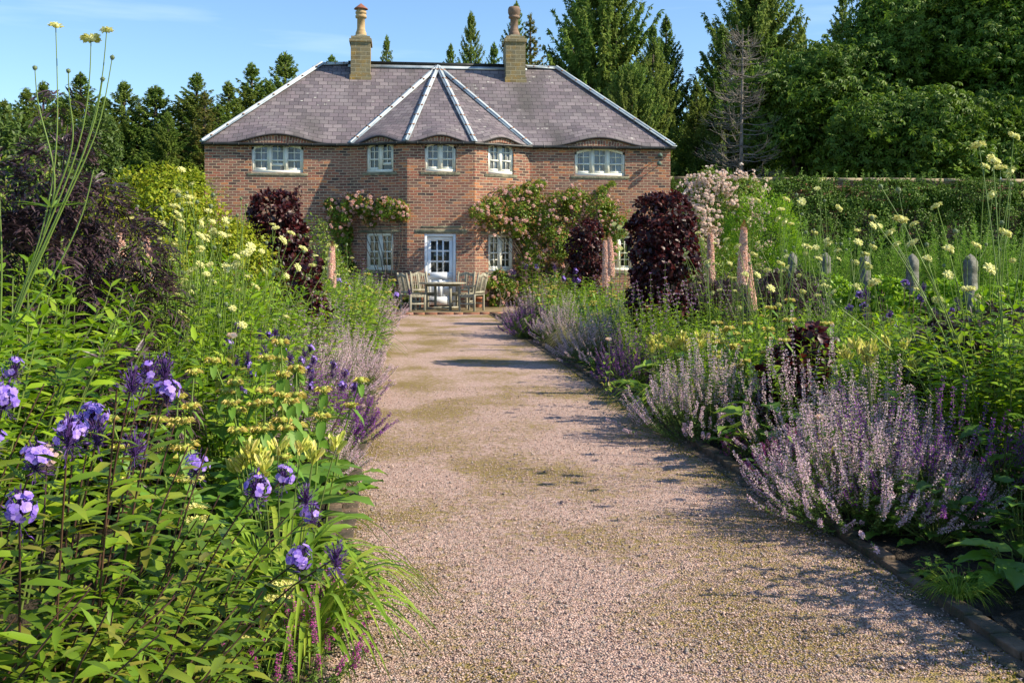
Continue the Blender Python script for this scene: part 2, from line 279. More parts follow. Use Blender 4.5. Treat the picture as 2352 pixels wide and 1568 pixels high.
def bigleaves(m, rng, P, D, U, L, W):
    # broad wavy leaves: 8 sections of 5 points, cupped, drooping, with undulating margins
    n = len(P); D, S, N = frame(D, U); k = 8; t = np.linspace(0, 1, k); w = np.sin(np.clip(t * .93 + .07, 0, 1) ** .62 * pi) ** .8; w[0] = .06; w[-1] = .02
    x = np.linspace(-1, 1, 5); V = np.zeros((n, k, 5, 3)); ph = rng.uniform(0, 6, (n, 1, 1))
    wav = .05 * np.sin(t[None, :, None] * 17 + ph + x[None, None] * 2) * np.abs(x)[None, None] + .10 * np.abs(x)[None, None] - .03 * np.cos(t[None, :, None] * 40) * (np.abs(x)[None, None] > .4)
    dr = rng.uniform(.15, .5, n)[:, None, None]
    for c in range(3):
        V[..., c] = P[:, None, None, c] + D[:, None, None, c] * (L[:, None, None] * t[None, :, None] * (1 - .06 * np.abs(x))) + S[:, None, None, c] * (W[:, None, None] / 2 * w[None, :, None] * x[None, None]) + N[:, None, None, c] * (wav * W[:, None, None] - dr * L[:, None, None] * t[None, :, None] ** 2)
    i = np.arange(n)[:, None, None] * k * 5 + np.arange(k - 1)[None, :, None] * 5 + np.arange(4)[None, None]
    m.add(V, np.stack([np.stack([i, i + 1, i + 6], -1), np.stack([i, i + 6, i + 5], -1)], -2).reshape(-1, 3))
def tubes(m, P, R, s=3):
    P = np.asarray(P, float); n, k = P.shape[:2]; R = np.broadcast_to(R, (n, k))
    T = nrm(np.gradient(P, axis=1)); ref = np.array([.91, .37, .12]); A = nrm(np.cross(T, ref)); B = np.cross(T, A)
    an = np.arange(s) * 2 * pi / s
    V = P[:, :, None] + R[:, :, None, None] * (A[:, :, None] * np.cos(an)[:, None] + B[:, :, None] * np.sin(an)[:, None])
    i = np.arange(n)[:, None, None] * k * s + np.arange(k - 1)[None, :, None] * s; j = np.arange(s)[None, None]; j2 = (j + 1) % s
    q = np.stack([np.stack([i + j, i + j2, i + s + j2], -1), np.stack([i + j, i + s + j2, i + s + j], -1)], -2)
    m.add(V, q.reshape(-1, 3))
def stems(rng, n, h, spread, r0, k=6, hv=.12, bow=.3, fl=1.0):
    a = rng.uniform(0, 2 * pi, n); r = np.sqrt(rng.uniform(0, 1, n)); out = np.stack([np.cos(a), np.sin(a), a * 0], 1)
    base = out * (r * r0)[:, None]; H = h * (1 + rng.uniform(-hv, hv, n)) * (1 - (1 - fl) * r ** 2)
    tip = base + out * (r * spread)[:, None] + UP * H[:, None] + rng.normal(0, .03 * h, (n, 3)) * [1, 1, 0]
    ctl = base + out * (r * spread * bow)[:, None] + UP * (H * .55)[:, None]
    t = np.linspace(0, 1, k)[None, :, None]
    return base[:, None] * (1 - t) ** 2 + 2 * ctl[:, None] * t * (1 - t) + tip[:, None] * t ** 2
def samp(P, i, t):
    k = P.shape[1]; x = np.clip(t, 0, .9999) * (k - 1); j = x.astype(int); f = (x - j)[:, None]
    a, b = P[i, j], P[i, j + 1]; return a * (1 - f) + b * f, nrm(b - a)
def box(m, lo, hi, M4=None):
    x0, y0, z0 = lo; x1, y1, z1 = hi
    V = np.array([[x0, y0, z0], [x1, y0, z0], [x1, y1, z0], [x0, y1, z0], [x0, y0, z1], [x1, y0, z1], [x1, y1, z1], [x0, y1, z1]], float)
    if M4 is not None: V = np.array([list(M4 @ Vector(v)) for v in V])
    m.add(V, [[0, 2, 1], [0, 3, 2], [4, 5, 6], [4, 6, 7], [0, 1, 5], [0, 5, 4], [1, 2, 6], [1, 6, 5], [2, 3, 7], [2, 7, 6], [3, 0, 4], [3, 4, 7]])
def beam(m, a, b, w, h, up=Vector((0, 0, 1))):
    a = Vector(a); b = Vector(b); d = b - a; L = d.length; d.normalize(); s = d.cross(up).normalized(); u = s.cross(d)
    box(m, (0, -w / 2, -h / 2), (L, w / 2, h / 2), Matrix(((d.x, s.x, u.x, a.x), (d.y, s.y, u.y, a.y), (d.z, s.z, u.z, a.z), (0, 0, 0, 1))))
def lathe(m, prof, n=16, c=(0, 0, 0), rot=0):
    a = np.arange(n) * 2 * pi / n + rot; pr = np.array(prof, float)
    V = np.stack([np.cos(a)[None] * pr[:, :1] + c[0], np.sin(a)[None] * pr[:, :1] + c[1], np.repeat(pr[:, 1:2], n, 1) + c[2]], -1)
    T = []
    for i in range(len(pr) - 1):
        for j in range(n):
            k = (j + 1) % n; T += [[i * n + j, i * n + k, (i + 1) * n + k], [i * n + j, (i + 1) * n + k, (i + 1) * n + j]]
    m.add(V, T)
def uvmesh(name, verts, faces, uvs, mat, parent=None):
    me = bpy.data.meshes.new(name); me.from_pydata([tuple(v) for v in verts], [], faces); ul = me.uv_layers.new(name='UVMap')
    for p in me.polygons:
        for li, vi in zip(p.loop_indices, p.vertices): ul.data[li].uv = uvs[vi]
    me.materials.append(MAT[mat]); o = bpy.data.objects.new(name, me); C.objects.link(o)
    if parent: o.parent = parent
    return o

# ------------------------------------------------------------ ground
XL, XR, YP = -.385, 2.46, 28.2            # path edges and patio front
def sheet(name, x0, x1, y0, y1, z, mat):
    me = bpy.data.meshes.new(name); me.from_pydata([(x0, y0, z), (x1, y0, z), (x1, y1, z), (x0, y1, z)], [], [(0, 1, 2, 3)])
    me.materials.append(MAT[mat]); o = bpy.data.objects.new(name, me); C.objects.link(o); return tag(o, kind='structure')
sheet('ground', -600, 600, -200, 900, -.05, 'lawn')
def gravel_material():
    m, n, l, b = newmat('pink_gravel')
    g = n.new('ShaderNodeTexCoord'); P = g.outputs['Object']
    vo = n.new('ShaderNodeTexVoronoi'); vo.inputs['Scale'].default_value = 95; l.new(P, vo.inputs['Vector'])
    sep = n.new('ShaderNodeSeparateColor'); l.new(vo.outputs['Color'], sep.inputs[0])
    r = ramp(n, [(0, (.25, .165, .135)), (.25, (.42, .28, .235)), (.5, (.52, .35, .30)), (.8, (.60, .44, .38)), (1, (.36, .30, .27))]); l.new(sep.outputs[0], r.inputs[0])
    mp = n.new('ShaderNodeMapping'); mp.inputs['Scale'].default_value = (.8, .62, 1); l.new(P, mp.inputs[0])
    n1 = n.new('ShaderNodeTexNoise'); n1.inputs['Scale'].default_value = 1.15; n1.inputs['Detail'].default_value = 3; l.new(mp.outputs[0], n1.inputs['Vector'])
    n2 = n.new('ShaderNodeTexNoise'); n2.inputs['Scale'].default_value = 16; n2.inputs['Detail'].default_value = 6; l.new(P, n2.inputs['Vector'])
    # moss grows along both edges too
    sx = n.new('ShaderNodeSeparateXYZ'); l.new(P, sx.inputs[0])
    ab = n.new('ShaderNodeMath'); ab.operation = 'SUBTRACT'; ab.inputs[1].default_value = (XL + XR) / 2; l.new(sx.outputs[0], ab.inputs[0])
    ab2 = n.new('ShaderNodeMath'); ab2.operation = 'ABSOLUTE'; l.new(ab.outputs[0], ab2.inputs[0])
    ed = n.new('ShaderNodeMapRange'); ed.inputs['From Min'].default_value = 1.12; ed.inputs['From Max'].default_value = 1.42; ed.inputs['To Max'].default_value = .17; l.new(ab2.outputs[0], ed.inputs[0])
    a1 = n.new('ShaderNodeMath'); a1.operation = 'MULTIPLY_ADD'; a1.inputs[1].default_value = .55; l.new(n2.outputs['Fac'], a1.inputs[0]); l.new(n1.outputs['Fac'], a1.inputs[2])
    a2 = n.new('ShaderNodeMath'); l.new(a1.outputs[0], a2.inputs[0]); l.new(ed.outputs[0], a2.inputs[1])
    cr = ramp(n, [(.715, (0, 0, 0)), (.89, (.85, .85, .85))]); l.new(a2.outputs[0], cr.inputs[0])
    moss = ramp(n, [(.3, (.13, .085, .04)), (.5, (.225, .165, .045)), (.7, (.28, .225, .055))]); l.new(n2.outputs['Fac'], moss.inputs[0])
    mx = n.new('ShaderNodeMix'); mx.data_type = 'RGBA'; l.new(cr.outputs[0], mx.inputs['Factor']); l.new(r.outputs[0], mx.inputs['A']); l.new(moss.outputs[0], mx.inputs['B'])
    l.new(mx.outputs['Result'], b.inputs['Base Color']); b.inputs['Roughness'].default_value = .9; b.inputs['Specular IOR Level'].default_value = .15
    bp = n.new('ShaderNodeBump'); bp.inputs['Strength'].default_value = 1; bp.inputs['Distance'].default_value = .009; bp.invert = True
    l.new(vo.outputs['Distance'], bp.inputs['Height']); l.new(bp.outputs[0], b.inputs['Normal'])
    return m
MAT['gravel'] = gravel_material()
MAT['pebble'] = leafmat('gravel_stone', [(.24, .16, .135), (.42, .285, .24), (.52, .355, .30), (.60, .45, .39), (.33, .28, .26), (.17, .14, .13)], 0, .85, .2)
MAT['moss'] = leafmat('moss_tuft', [(.10, .10, .012), (.19, .18, .02), (.25, .22, .03)], 0, .9, .1)
path = sheet('path', XL, XR, -3, YP, -.006, 'gravel')
sheet('forecourt', XR, XR + 1.2, 24.2, YP, -.008, 'gravel')
rng = np.random.default_rng(4)
def bumpy(name, x0, x1, y0, y1, z, amp, step, mat, seed):
    r_ = np.random.default_rng(seed); nx = int((x1 - x0) / step) + 2; ny = int((y1 - y0) / step) + 2
    X, Y = np.meshgrid(np.linspace(x0, x1, nx), np.linspace(y0, y1, ny), indexing='ij'); Z = z + r_.uniform(0, amp, X.shape)
    i = np.arange(nx - 1)[:, None] * ny + np.arange(ny - 1)[None]
    m = MB(); m.add(np.stack([X, Y, Z], -1), np.stack([np.stack([i, i + ny, i + ny + 1], -1), np.stack([i, i + ny + 1, i + 1], -1)], 2).reshape(-1, 3))
    return tag(m.obj(name, mat), kind='structure')
bumpy('soil', -9, XL - .07, 1, 28.1, -.02, .07, .09, 'soil', 1)
bumpy('soil', XR + .07, 5.9, 1, 28.1, -.02, .07, .09, 'soil', 2)
# loose stones over the nearer path
n = 60000
Y = 1 / rng.uniform(1 / 13, 1 / 3.9, n); X = rng.uniform(XL + .02, XR - .02, n)
oc = np.array([[1, 0, 0], [-1, 0, 0], [0, 1, 0], [0, -1, 0], [0, 0, 1], [0, 0, -1.]])
V = oc[None] * rng.uniform(.5, 1.1, (n, 6, 1)) + rng.normal(0, .18, (n, 6, 3))
V = V * (rng.uniform(.0028, .0075, (n, 1, 1)) * np.where(rng.random((n, 1, 1)) < .025, 1.9, 1)) * np.array([1.1, 1, .7]); an = rng.uniform(0, pi, n)
V = np.stack([V[..., 0] * np.cos(an)[:, None] - V[..., 1] * np.sin(an)[:, None], V[..., 0] * np.sin(an)[:, None] + V[..., 1] * np.cos(an)[:, None], V[..., 2]], -1)
V += np.stack([X, Y, rng.uniform(-.003, .003, n)], 1)[:, None]
m = MB(); OT = np.array([[0, 2, 4], [2, 1, 4], [1, 3, 4], [3, 0, 4], [2, 0, 5], [1, 2, 5], [3, 1, 5], [0, 3, 5]])
m.add(V, OT[None] + np.arange(n)[:, None, None] * 6); tag(m.obj('gravel', 'pebble'), 'loose pinkish gravel strewn over the path', 'gravel', kind='stuff')
# moss tufts along the path edges and in patches
m = MB(); n = 9000; side = rng.random(n) < .68
X = np.where(side, XR - np.abs(rng.normal(0, .16, n)), XL + np.abs(rng.normal(0, .08, n))); Y = rng.uniform(3.8, 16, n)
cl = np.sin(Y * 2.3) + np.sin(Y * 5.1 + 1) > -.4; X, Y = X[cl], Y[cl]; n = len(X)
P = np.stack([X, Y, X * 0 - .004], 1); kites(m, P, rdir(rng, n) * [1, 1, .3] + UP * .6, rdir(rng, n), rng.uniform(.008, .018, n), .01)
tag(m.obj('moss', 'moss'), 'yellow green moss growing along the gravel edges', 'moss', kind='stuff')
# brick edging
def kerb(x, s, seed):
    m = MB(); r_ = random.Random(seed); y = 1.0
    while y < 28.0:
        L = r_.uniform(.2, .235); off = .02 * sin(y * 1.3) + r_.uniform(-.008, .008); top = .035 + r_.uniform(-.012, .018)
        M4 = Matrix.Translation((x + off, y, 0)) @ Matrix.Rotation(r_.uniform(-.03, .03), 4, 'Z') @ Matrix.Rotation(r_.uniform(-.05, .05), 4, 'Y')
        box(m, (-.045, 0, -.08), (.045, L - .008, top), M4)
        M4 = Matrix.Translation((x - s * .10 + off * .5, y + .1, 0)) @ Matrix.Rotation(r_.uniform(-.02, .02), 4, 'Z')
        box(m, (-.05, 0, -.08), (.05, L - .01, .003 + r_.uniform(-.004, .004)), M4)
        y += L
    o = m.obj('kerb', 'kerb'); bv = o.modifiers.new('bevel', 'BEVEL'); bv.width = .008; bv.segments = 2
    tag(o, kind='structure')
kerb(XL - .03, -1, 5); kerb(XR + .03, 1, 6)
# patio in front of the house: paving edged with bricks
MAT['paving'] = noisemat('mossy_paving', [(.3, (.12, .11, .03)), (.5, (.24, .17, .09)), (.7, (.32, .24, .16))], 2.5, 6, bump=.5)
m = MB(); box(m, (-3.6, YP + .12, -.05), (9.5, 31.4, .05)); tag(m.obj('patio', 'paving'), kind='structure')
m = MB(); r_ = random.Random(8); x = -3.6
MAT['edge_brick'] = noisemat('patio_edge_brick', [(.3, (.15, .06, .035)), (.7, (.34, .16, .1))], 5, 5, bump=.4)
while x < 6.5:
    L = r_.uniform(.21, .45); box(m, (x, YP, -.05), (x + L - .01, YP + .117, .045 + r_.uniform(-.006, .008))); x += L
tag(m.obj('patio_edging', 'edge_brick'), kind='structure')

# ------------------------------------------------------------ house
YW, YB = 31.85, 31.0
house = thing('brick_house', 'red brick house with purple slate roof, central bay and two stone chimneys', 'house', (0, 0, 0))
H = lambda x, Y: Vector((onY(x, 0, Y).x, Y, 0))
PC = [H(470, YW), H(802.5, YW), H(935.4, YB), H(1090.4, YB), H(1217.5, YW), H(1540, YW)]
EZ = 4.78                                  # eave height
WIN = {0: [('wing', 577.5, 697, 328, 337.6, 397.4, 3, 'glass_sky')],
       1: [('bay', 841.2, 903.5, 324.4, 335.5, 395.8, 2, 'glass'), ('ground', 840.7, 903, 535.4, None, 621, 2, 'glass')],
       2: [('bay', 975.4, 1047.4, 324, 336, 395, 2, 'glass_sky'), ('door', 974.4, 1047.5, 536.8, None, 707, 0, None)],
       3: [('bay', 1121.5, 1180, 327.5, 336, 400, 2, 'glass_sky'), ('ground', 1121.8, 1179, 538.7, None, 623.5, 2, 'glass')],
       4: [('wing', 1320, 1436, 339, 350, 404.5, 3, 'glass_sky'), ('ground', 1390, 1452, 541, None, 622, 2, 'glass')]}
bm_v, bm_f, bm_uv = [], [], []
ucum = 0
BUMP = {0: .24, 1: .17, 2: .15, 3: .17, 4: .24}
segs = []
def arch_z(u, c, hw, zs, zt): return zs + (zt - zs) * max(0, 1 - ((u - c) / hw) ** 2)
for si in range(5):
    A, B = PC[si], PC[si + 1]; L = (B - A).length; ud = (B - A).normalized(); nd = Vector((ud.y, -ud.x, 0))
    wins = []
    for kd, x0, x1, yt, ys, yb, ns, gl in WIN[si]:
        u0, z1 = hit(A, ud, x0, yt); u1, _ = hit(A, ud, x1, yt); _, z0 = hit(A, ud, (x0 + x1) / 2, yb); _, zt = hit(A, ud, (x0 + x1) / 2, yt)
        zs = hit(A, ud, (x0 + x1) / 2, ys)[1] if ys else zt
        if kd == 'door': z0 = .06
        wins.append(dict(kd=kd, u0=u0, u1=u1, z0=z0, zt=zt, zs=zs, ns=ns, gl=gl))
    segs.append((A, ud, nd, L, wins))
    cs = [(w['u0'] + w['u1']) / 2 for w in wins if w['kd'] in ('wing', 'bay')]
    hwid = 1.5 if si in (0, 4) else L * .48
    def top(u): return EZ + .035 + sum(BUMP[si] * .47 * (1 + cos(pi * min(1, abs(u - c) / hwid))) for c in cs)
    bm = bmesh.new(); ed = []
    def loop(pts):
        vs = [bm.verts.new((p[0], p[1], 0)) for p in pts]
        for i in range(len(vs)): ed.append(bm.edges.new((vs[i], vs[(i + 1) % len(vs)])))
        return pts
    out = [(0, -.1), (L, -.1)] + [(L - i * L / 40, top(L - i * L / 40)) for i in range(41)]
    loop(out); holes = []
    for w in wins:
        c, hw = (w['u0'] + w['u1']) / 2, (w['u1'] - w['u0']) / 2
        h = [(w['u0'], w['z0']), (w['u1'], w['z0'])]
        h += [(w['u1'] - i * 2 * hw / 12, arch_z(w['u1'] - i * 2 * hw / 12, c, hw, w['zs'], w['zt'])) for i in range(13)] if w['zs'] < w['zt'] - .01 else [(w['u1'], w['zt']), (w['u0'], w['zt'])]
        holes.append(loop(h))
    bmesh.ops.triangle_fill(bm, use_beauty=True, use_dissolve=False, edges=ed)
    bm.verts.index_update(); base = len(bm_v)
    for v in bm.verts:
        bm_v.append(A + ud * v.co.x + Vector((0, 0, v.co.y))); bm_uv.append((v.co.x + ucum, v.co.y))
    for f in bm.faces: bm_f.append([base + v.index for v in f.verts])
    bm.free()
    for h in holes:
        for i in range(len(h)):
            p, q = h[i], h[(i + 1) % len(h)]; b0 = len(bm_v)
            horiz = abs(p[1] - q[1]) < abs(p[0] - q[0])
            for (uu, zz), dd in ((p, 0), (q, 0), (q, .14), (p, .14)):
                bm_v.append(A + ud * uu - nd * dd + Vector((0, 0, zz))); bm_uv.append((uu + (0 if horiz else dd), zz + (dd if horiz else 0)))
            bm_f.append([b0, b0 + 1, b0 + 2, b0 + 3])
    ucum += L
for A, B in ((Vector((PC[0].x, YW + 5.9, 0)), PC[0]), (PC[5], Vector((PC[5].x, YW + 5.9, 0))), (Vector((PC[5].x, YW + 5.9, 0)), Vector((PC[0].x, YW + 5.9, 0)))):
    b0 = len(bm_v); L = (B - A).length
    for p, uu, zz in ((A, 0, -.1), (B, L, -.1), (B, L, EZ + .1), (A, 0, EZ + .1)): bm_v.append(p + Vector((0, 0, zz))); bm_uv.append((uu + ucum, zz))
    bm_f.append([b0, b0 + 1, b0 + 2, b0 + 3]); ucum += L
uvmesh('wall', bm_v, bm_f, bm_uv, 'brick', house)
# windows
def lbox(m, S, u0, u1, z0, z1, n0, n1):
    A, ud, nd = S; M4 = Matrix(((ud.x, nd.x, 0, A.x), (ud.y, nd.y, 0, A.y), (0, 0, 1, 0), (0, 0, 0, 1)))
    box(m, (u0, n0, z0), (u1, n1, z1), M4)
def wpoly(m, S, pts, nn):
    A, ud, nd = S; V = [list(A + ud * u + nd * nn + Vector((0, 0, z))) for u, z in pts]
    c = np.mean(np.array(V), 0); m.add(np.array(V + [list(c)]), [[i, (i + 1) % len(pts), len(pts)] for i in range(len(pts))])
for si, (A, ud, nd, L, wins) in enumerate(segs):
    S = (A, ud, nd)
    for w in wins:
        u0, u1, z0, zt, zs, ns = w['u0'], w['u1'], w['z0'], w['zt'], w['zs'], w['ns']; c, hw = (u0 + u1) / 2, (u1 - u0) / 2
        if w['kd'] == 'door': continue
        m = MB(); fw = .065; az = lambda u: arch_z(u, c, hw, zs, zt)
        fr0, fr1 = -.13, -.045
        lbox(m, S, u0, u0 + fw, z0, zs, fr0, fr1); lbox(m, S, u1 - fw, u1, z0, zs, fr0, fr1); lbox(m, S, u0, u1, z0, z0 + .08, fr0, fr1 + .012)
        for i in range(12):          # arched or straight head
            a, b = u0 + i * 2 * hw / 12, u0 + (i + 1) * 2 * hw / 12
            za = (az(a), az(b)); hh = .08
            V = [list(A + ud * uu + nd * nn + Vector((0, 0, zz))) for nn in (fr1, fr0) for uu, zz in ((a, za[0] - hh), (b, za[1] - hh), (b, za[1]), (a, za[0]))]
            m.add(V, [[0, 1, 2], [0, 2, 3], [0, 4, 5], [0, 5, 1], [3, 2, 6], [3, 6, 7]])
        div = [u0 + fw + i * (2 * hw - 2 * fw) / ns for i in range(ns + 1)]
        for i in range(1, ns): lbox(m, S, div[i] - .045, div[i] + .045, z0 + .08, az(div[i]) - .07, fr0, fr1 + .003)
        zm = z0 + (zt - z0) * (.42 if w['kd'] != 'ground' else .5)
        for i in range(ns):
            a, b = div[i] + (.045 if i else .005), div[i + 1] - (.045 if i < ns - 1 else .005); mid = (a + b) / 2
            openw = (w['kd'] == 'wing' and si == 0 and i == 1) or (si == 1 and w['kd'] == 'bay' and i == 1)
            zb = z0 + .08 + (.13 if openw else 0)
            lbox(m, S, a, b, zm - .02, zm + .025, fr0 + .01, fr1 - .01); lbox(m, S, a, b, zb, zb + .07, fr0 + .005, fr1 - .02)
            for e0, e1 in ((a, a + .03), (b - .03, b)): lbox(m, S, e0, e1, zb, min(az(e0), az(e1)) - .06, fr0 + .012, fr1 - .015)
            lbox(m, S, mid - .011, mid + .011, zb + .07, zm - .02, fr0 + .02, fr1 - .025); lbox(m, S, mid - .011, mid + .011, zm + .025, az(mid) - .07, fr0 + .02, fr1 - .02)
            zz = (zm + min(az(a), az(b))) / 2 + .02; lbox(m, S, a + .03, b - .03, zz - .011, zz + .011, fr0 + .022, fr1 - .022)
            if w['kd'] == 'ground': zz = (z0 + .15 + zm) / 2; lbox(m, S, a + .03, b - .03, zz - .011, zz + .011, fr0 + .022, fr1 - .022)
        wo = m.obj('window', 'white', house); tag(wo, 'white three part window with arched head' if ns == 3 else ('white arched two part window' if w['kd'] == 'bay' else 'white square headed two part window'))
        m = MB(); pts = [(u0 + .01, z0 + .02), (u1 - .01, z0 + .02)] + [(u1 - .01 - i * (2 * hw - .02) / 12, az(u1 - .01 - i * (2 * hw - .02) / 12) - .02) for i in range(13)]
        wpoly(m, S, pts, -.10); m.obj('pane', w['gl'], wo)
        m = MB()
        if w['kd'] != 'ground' and si != 1:
            for i in range(ns):
                a, b = div[i] + .05, div[i + 1] - .05; wid = (b - a) * (.75 if si in (0,) and i != 1 else .3)
                s0 = a if (i % 2 == 0) else b - wid
                m = MB(); lbox(m, S, s0, s0 + wid, z0 + .1, min(az(s0), az(s0 + wid)) - .09, -.099, -.0965)
                m.obj('curtain', 'curtain', wo)
        m = MB(); lbox(m, S, u0 - .12, u1 + .12, z0 - .085, z0 - .004, -.12, .02); so = m.obj('sill', 'stone', wo)
        bv = so.modifiers.new('b', 'BEVEL'); bv.width = .012; bv.segments = 2
        if w['kd'] == 'ground':
            m = MB(); lbox(m, S, u0 - .26, u1 + .26, zt + .004, zt + .1, -.1, .012); lbox(m, S, u0 - .27, u1 + .25, zt + .15, zt + .2, -.1, .01)
            o = m.obj('lintel', 'stone', wo); bv = o.modifiers.new('b', 'BEVEL'); bv.width = .015
        else:                        # arch of radial bricks
            R = (hw ** 2 + (zt - zs) ** 2) / (2 * max(.03, zt - zs)); cz = zt - R; th = math.asin(min(.99, (hw + .06) / R)); vs, fs, us = [], [], []
            for i in range(25):
                t = -th + 2 * th * i / 24
                for rr in (R + .002, R + (.21 if w['kd'] == 'wing' else .17)):
                    vs.append(A + ud * (c + rr * sin(t)) + nd * .012 + Vector((0, 0, cz + rr * cos(t)))); us.append((rr - R + .02, t * R))
            for i in range(24): fs.append([2 * i, 2 * i + 2, 2 * i + 3, 2 * i + 1])
            uvmesh('brick_arch', vs, fs, us, 'brick', wo)
# door
A, ud, nd, L, wins = segs[2]; S = (A, ud, nd); w = wins[1]; u0, u1, z0, zt = w['u0'], w['u1'], w['z0'], w['zt']; c = (u0 + u1) / 2
m = MB(); d0, d1 = u0 + .085, u1 - .085; dt = zt - .09
for a, b, q0, q1 in ((d0, d1, z0 + .05, z0 + .28), (d0, d1, dt - .1, dt), (d0, d0 + .11, z0 + .05, dt), (d1 - .11, d1, z0 + .05, dt), (d0, d1, z0 + .78, z0 + .99)):
    lbox(m, S, a, b, q0, q1, -.13, -.08 if (a, b) == (d0, d1) else -.082)
lbox(m, S, d0 + .05, d1 - .05, z0 + .2, z0 + .9, -.13, -.098); lbox(m, S, c - .05, c + .05, z0 + .28, z0 + .8, -.13, -.084)
for e in (d0 + .17, c + .11): lbox(m, S, e - .01, e + .17, z0 + .36, z0 + .72, -.13, -.09)
gw = (d1 - d0 - .22); g0 = d0 + .11
for i in (1, 2): lbox(m, S, g0 + gw * i / 3 - .025, g0 + gw * i / 3 + .025, z0 + .99, dt - .09, -.13, -.085)
gh = dt - .1 - (z0 + .99)
for i in (1, 2): lbox(m, S, g0, g0 + gw, z0 + .99 + gh * i / 3 - .025, z0 + .99 + gh * i / 3 + .025, -.13, -.088)
for s_ in (0, 1):              # shaped corners of the top lights
    e = g0 if s_ == 0 else g0 + gw * .68; lbox(m, S, e, e + gw * .32, dt - .125, dt - .09, -.13, -.09)
door = m.obj('door', 'doorwhite', house); tag(door, 'white half glazed door with nine panes')
m = MB(); lbox(m, S, u0, u0 + .08, z0, zt, -.14, -.02); lbox(m, S, u1 - .08, u1, z0, zt, -.14, -.02); lbox(m, S, u0 + .08, u1 - .08, zt - .085, zt, -.14, -.022)
o = m.obj('door_frame', 'doorwhite', door); bv = o.modifiers.new('b', 'BEVEL'); bv.width = .01
m = MB(); lbox(m, S, g0, g0 + gw, z0 + .97, dt - .08, -.12, -.115); m.obj('pane', 'glass', door)
m = MB(); M4 = A + ud * (d0 + .05) + nd * -.06 + Vector((0, 0, z0 + .93)); lathe(m, [(0, -.03), (.022, -.02), (.03, 0), (.022, .02), (0, .03)], 8, M4); m.obj('handle', 'brass', door)
m = MB(); lbox(m, S, u0 - .28, u1 + .33, zt + .004, zt + .13, -.1, .014); lbox(m, S, u0 - .1, u1 + .2, zt + .15, zt + .23, -.1, .01)
o = m.obj('lintel', 'stone', door); bv = o.modifiers.new('b', 'BEVEL'); bv.width = .02
m = MB(); lbox(m, S, u0 - .05, u1 + .05, -.02, z0 - .004, -.14, .3); m.obj('step', 'stone', door)
# roof
YE, YBE = YW - .09, YB - .09; YR = YE + 3.12; RZ = 7.62
XE0, XE1 = onY(466, 0, YE).x, onY(1548, 0, YE).x; XR0, XR1 = onY(740, 0, YR).x, onY(1277, 0, YR).x
Eo = [Vector((onY(805, 0, YE).x, YE, EZ)), Vector((onY(932, 0, YBE).x, YBE, EZ)), Vector((onY(1090, 0, YBE).x, YBE, EZ)), Vector((onY(1218, 0, YE).x, YE, EZ))]
AP = Vector((onY(1005, 0, YR).x, YR - .12, RZ - .08)); tanp = (RZ - EZ) / 3.12
roof_v, roof_f, roof_uv = [], [], []
def facet(Pl, Pr, Ql, Qr, bumps, nu, nv, uo=0):
    e = (Pr - Pl).normalized(); b0 = len(roof_v); Lw = (Pr - Pl).length; sl = (((Ql + Qr) / 2) - ((Pl + Pr) / 2)); sl = (sl - e * sl.dot(e)).length
    for j in range(nv + 2):
        v = max(0, (j - 1) / nv)
        for i in range(nu + 1):
            u = i / nu; E = Pl.lerp(Pr, u); T = Ql.lerp(Qr, u); p = E.lerp(T, v); x = (p - Pl).dot(e)
            for c_, amp, hw_ in bumps: p.z += amp * .5 * (1 + cos(pi * min(1, abs(x - c_) / hw_))) * math.exp(-(v * sl / .8) ** 2)
            if j == 0: p.z -= .045; p.y += .02
            roof_v.append(p); roof_uv.append((x + uo, v * sl))
    for j in range(nv + 1):
        for i in range(nu):
            a = b0 + j * (nu + 1) + i; roof_f.append([a, a + 1, a + nu + 2, a + nu + 1])
def cu(si): S_ = segs[si]; w = S_[4][0]; return S_[0] + S_[1] * ((w['u0'] + w['u1']) / 2)
PL, PR, QL, QR = Vector((XE0, YE, EZ)), Vector((XE1, YE, EZ)), Vector((XR0, YR, RZ)), Vector((XR1, YR, RZ))
facet(PL, PR, QL, QR, [(cu(0).x - XE0, .27, 1.55), (cu(4).x - XE0, .27, 1.55)], 110, 28)
for i, k in ((0, 1), (1, 2), (2, 3)):
    a, b = Eo[i], Eo[i + 1]; e = (b - a).normalized(); cc = (cu(k) - Vector((a.x, a.y, 0))); cc.z = 0; cc = cc.dot(e)
    facet(a, b, AP, AP, [(cc, .2, (b - a).length * .46)], 34, 24, 3.3 * i)
YK = YR + 3.12
facet(Vector((XE0, YK, EZ)), PL, QL, QL, [], 10, 8); facet(PR, Vector((XE1, YK, EZ)), QR, QR, [], 10, 8); facet(Vector((XE1, YK, EZ)), Vector((XE0, YK, EZ)), QR, QL, [], 10, 4)
roof = uvmesh('roof', roof_v, roof_f, roof_uv, 'slate', house)
for p in roof.data.polygons: p.use_smooth = True
sol = roof.modifiers.new('t', 'SOLIDIFY'); sol.thickness = .02; sol.offset = -1
def lead(a, b, w=.19, up=Vector((0, -.6, .8)), clips=8, roll=.035):
    m = MB(); a, b = Vector(a), Vector(b); beam(m, a, b, w, .03, up); k = 12
    P = np.array([[list(a.lerp(b, i / k) + up * .02) for i in range(k + 1)]]); tubes(m, P, roll, 8); o = m.obj('lead_flashing', 'lead', roof)
    for i in range(clips):
        m = MB(); c = a.lerp(b, (i + .5) / clips); d = (b - a).normalized() * .014; beam(m, c - d + up * .024, c + d + up * .024, w * .9, .05, up)
        m.obj('flashing_clip', 'clip', roof)
hl = Vector((-.4, -.5, .77)); hr = Vector((.4, -.5, .77))
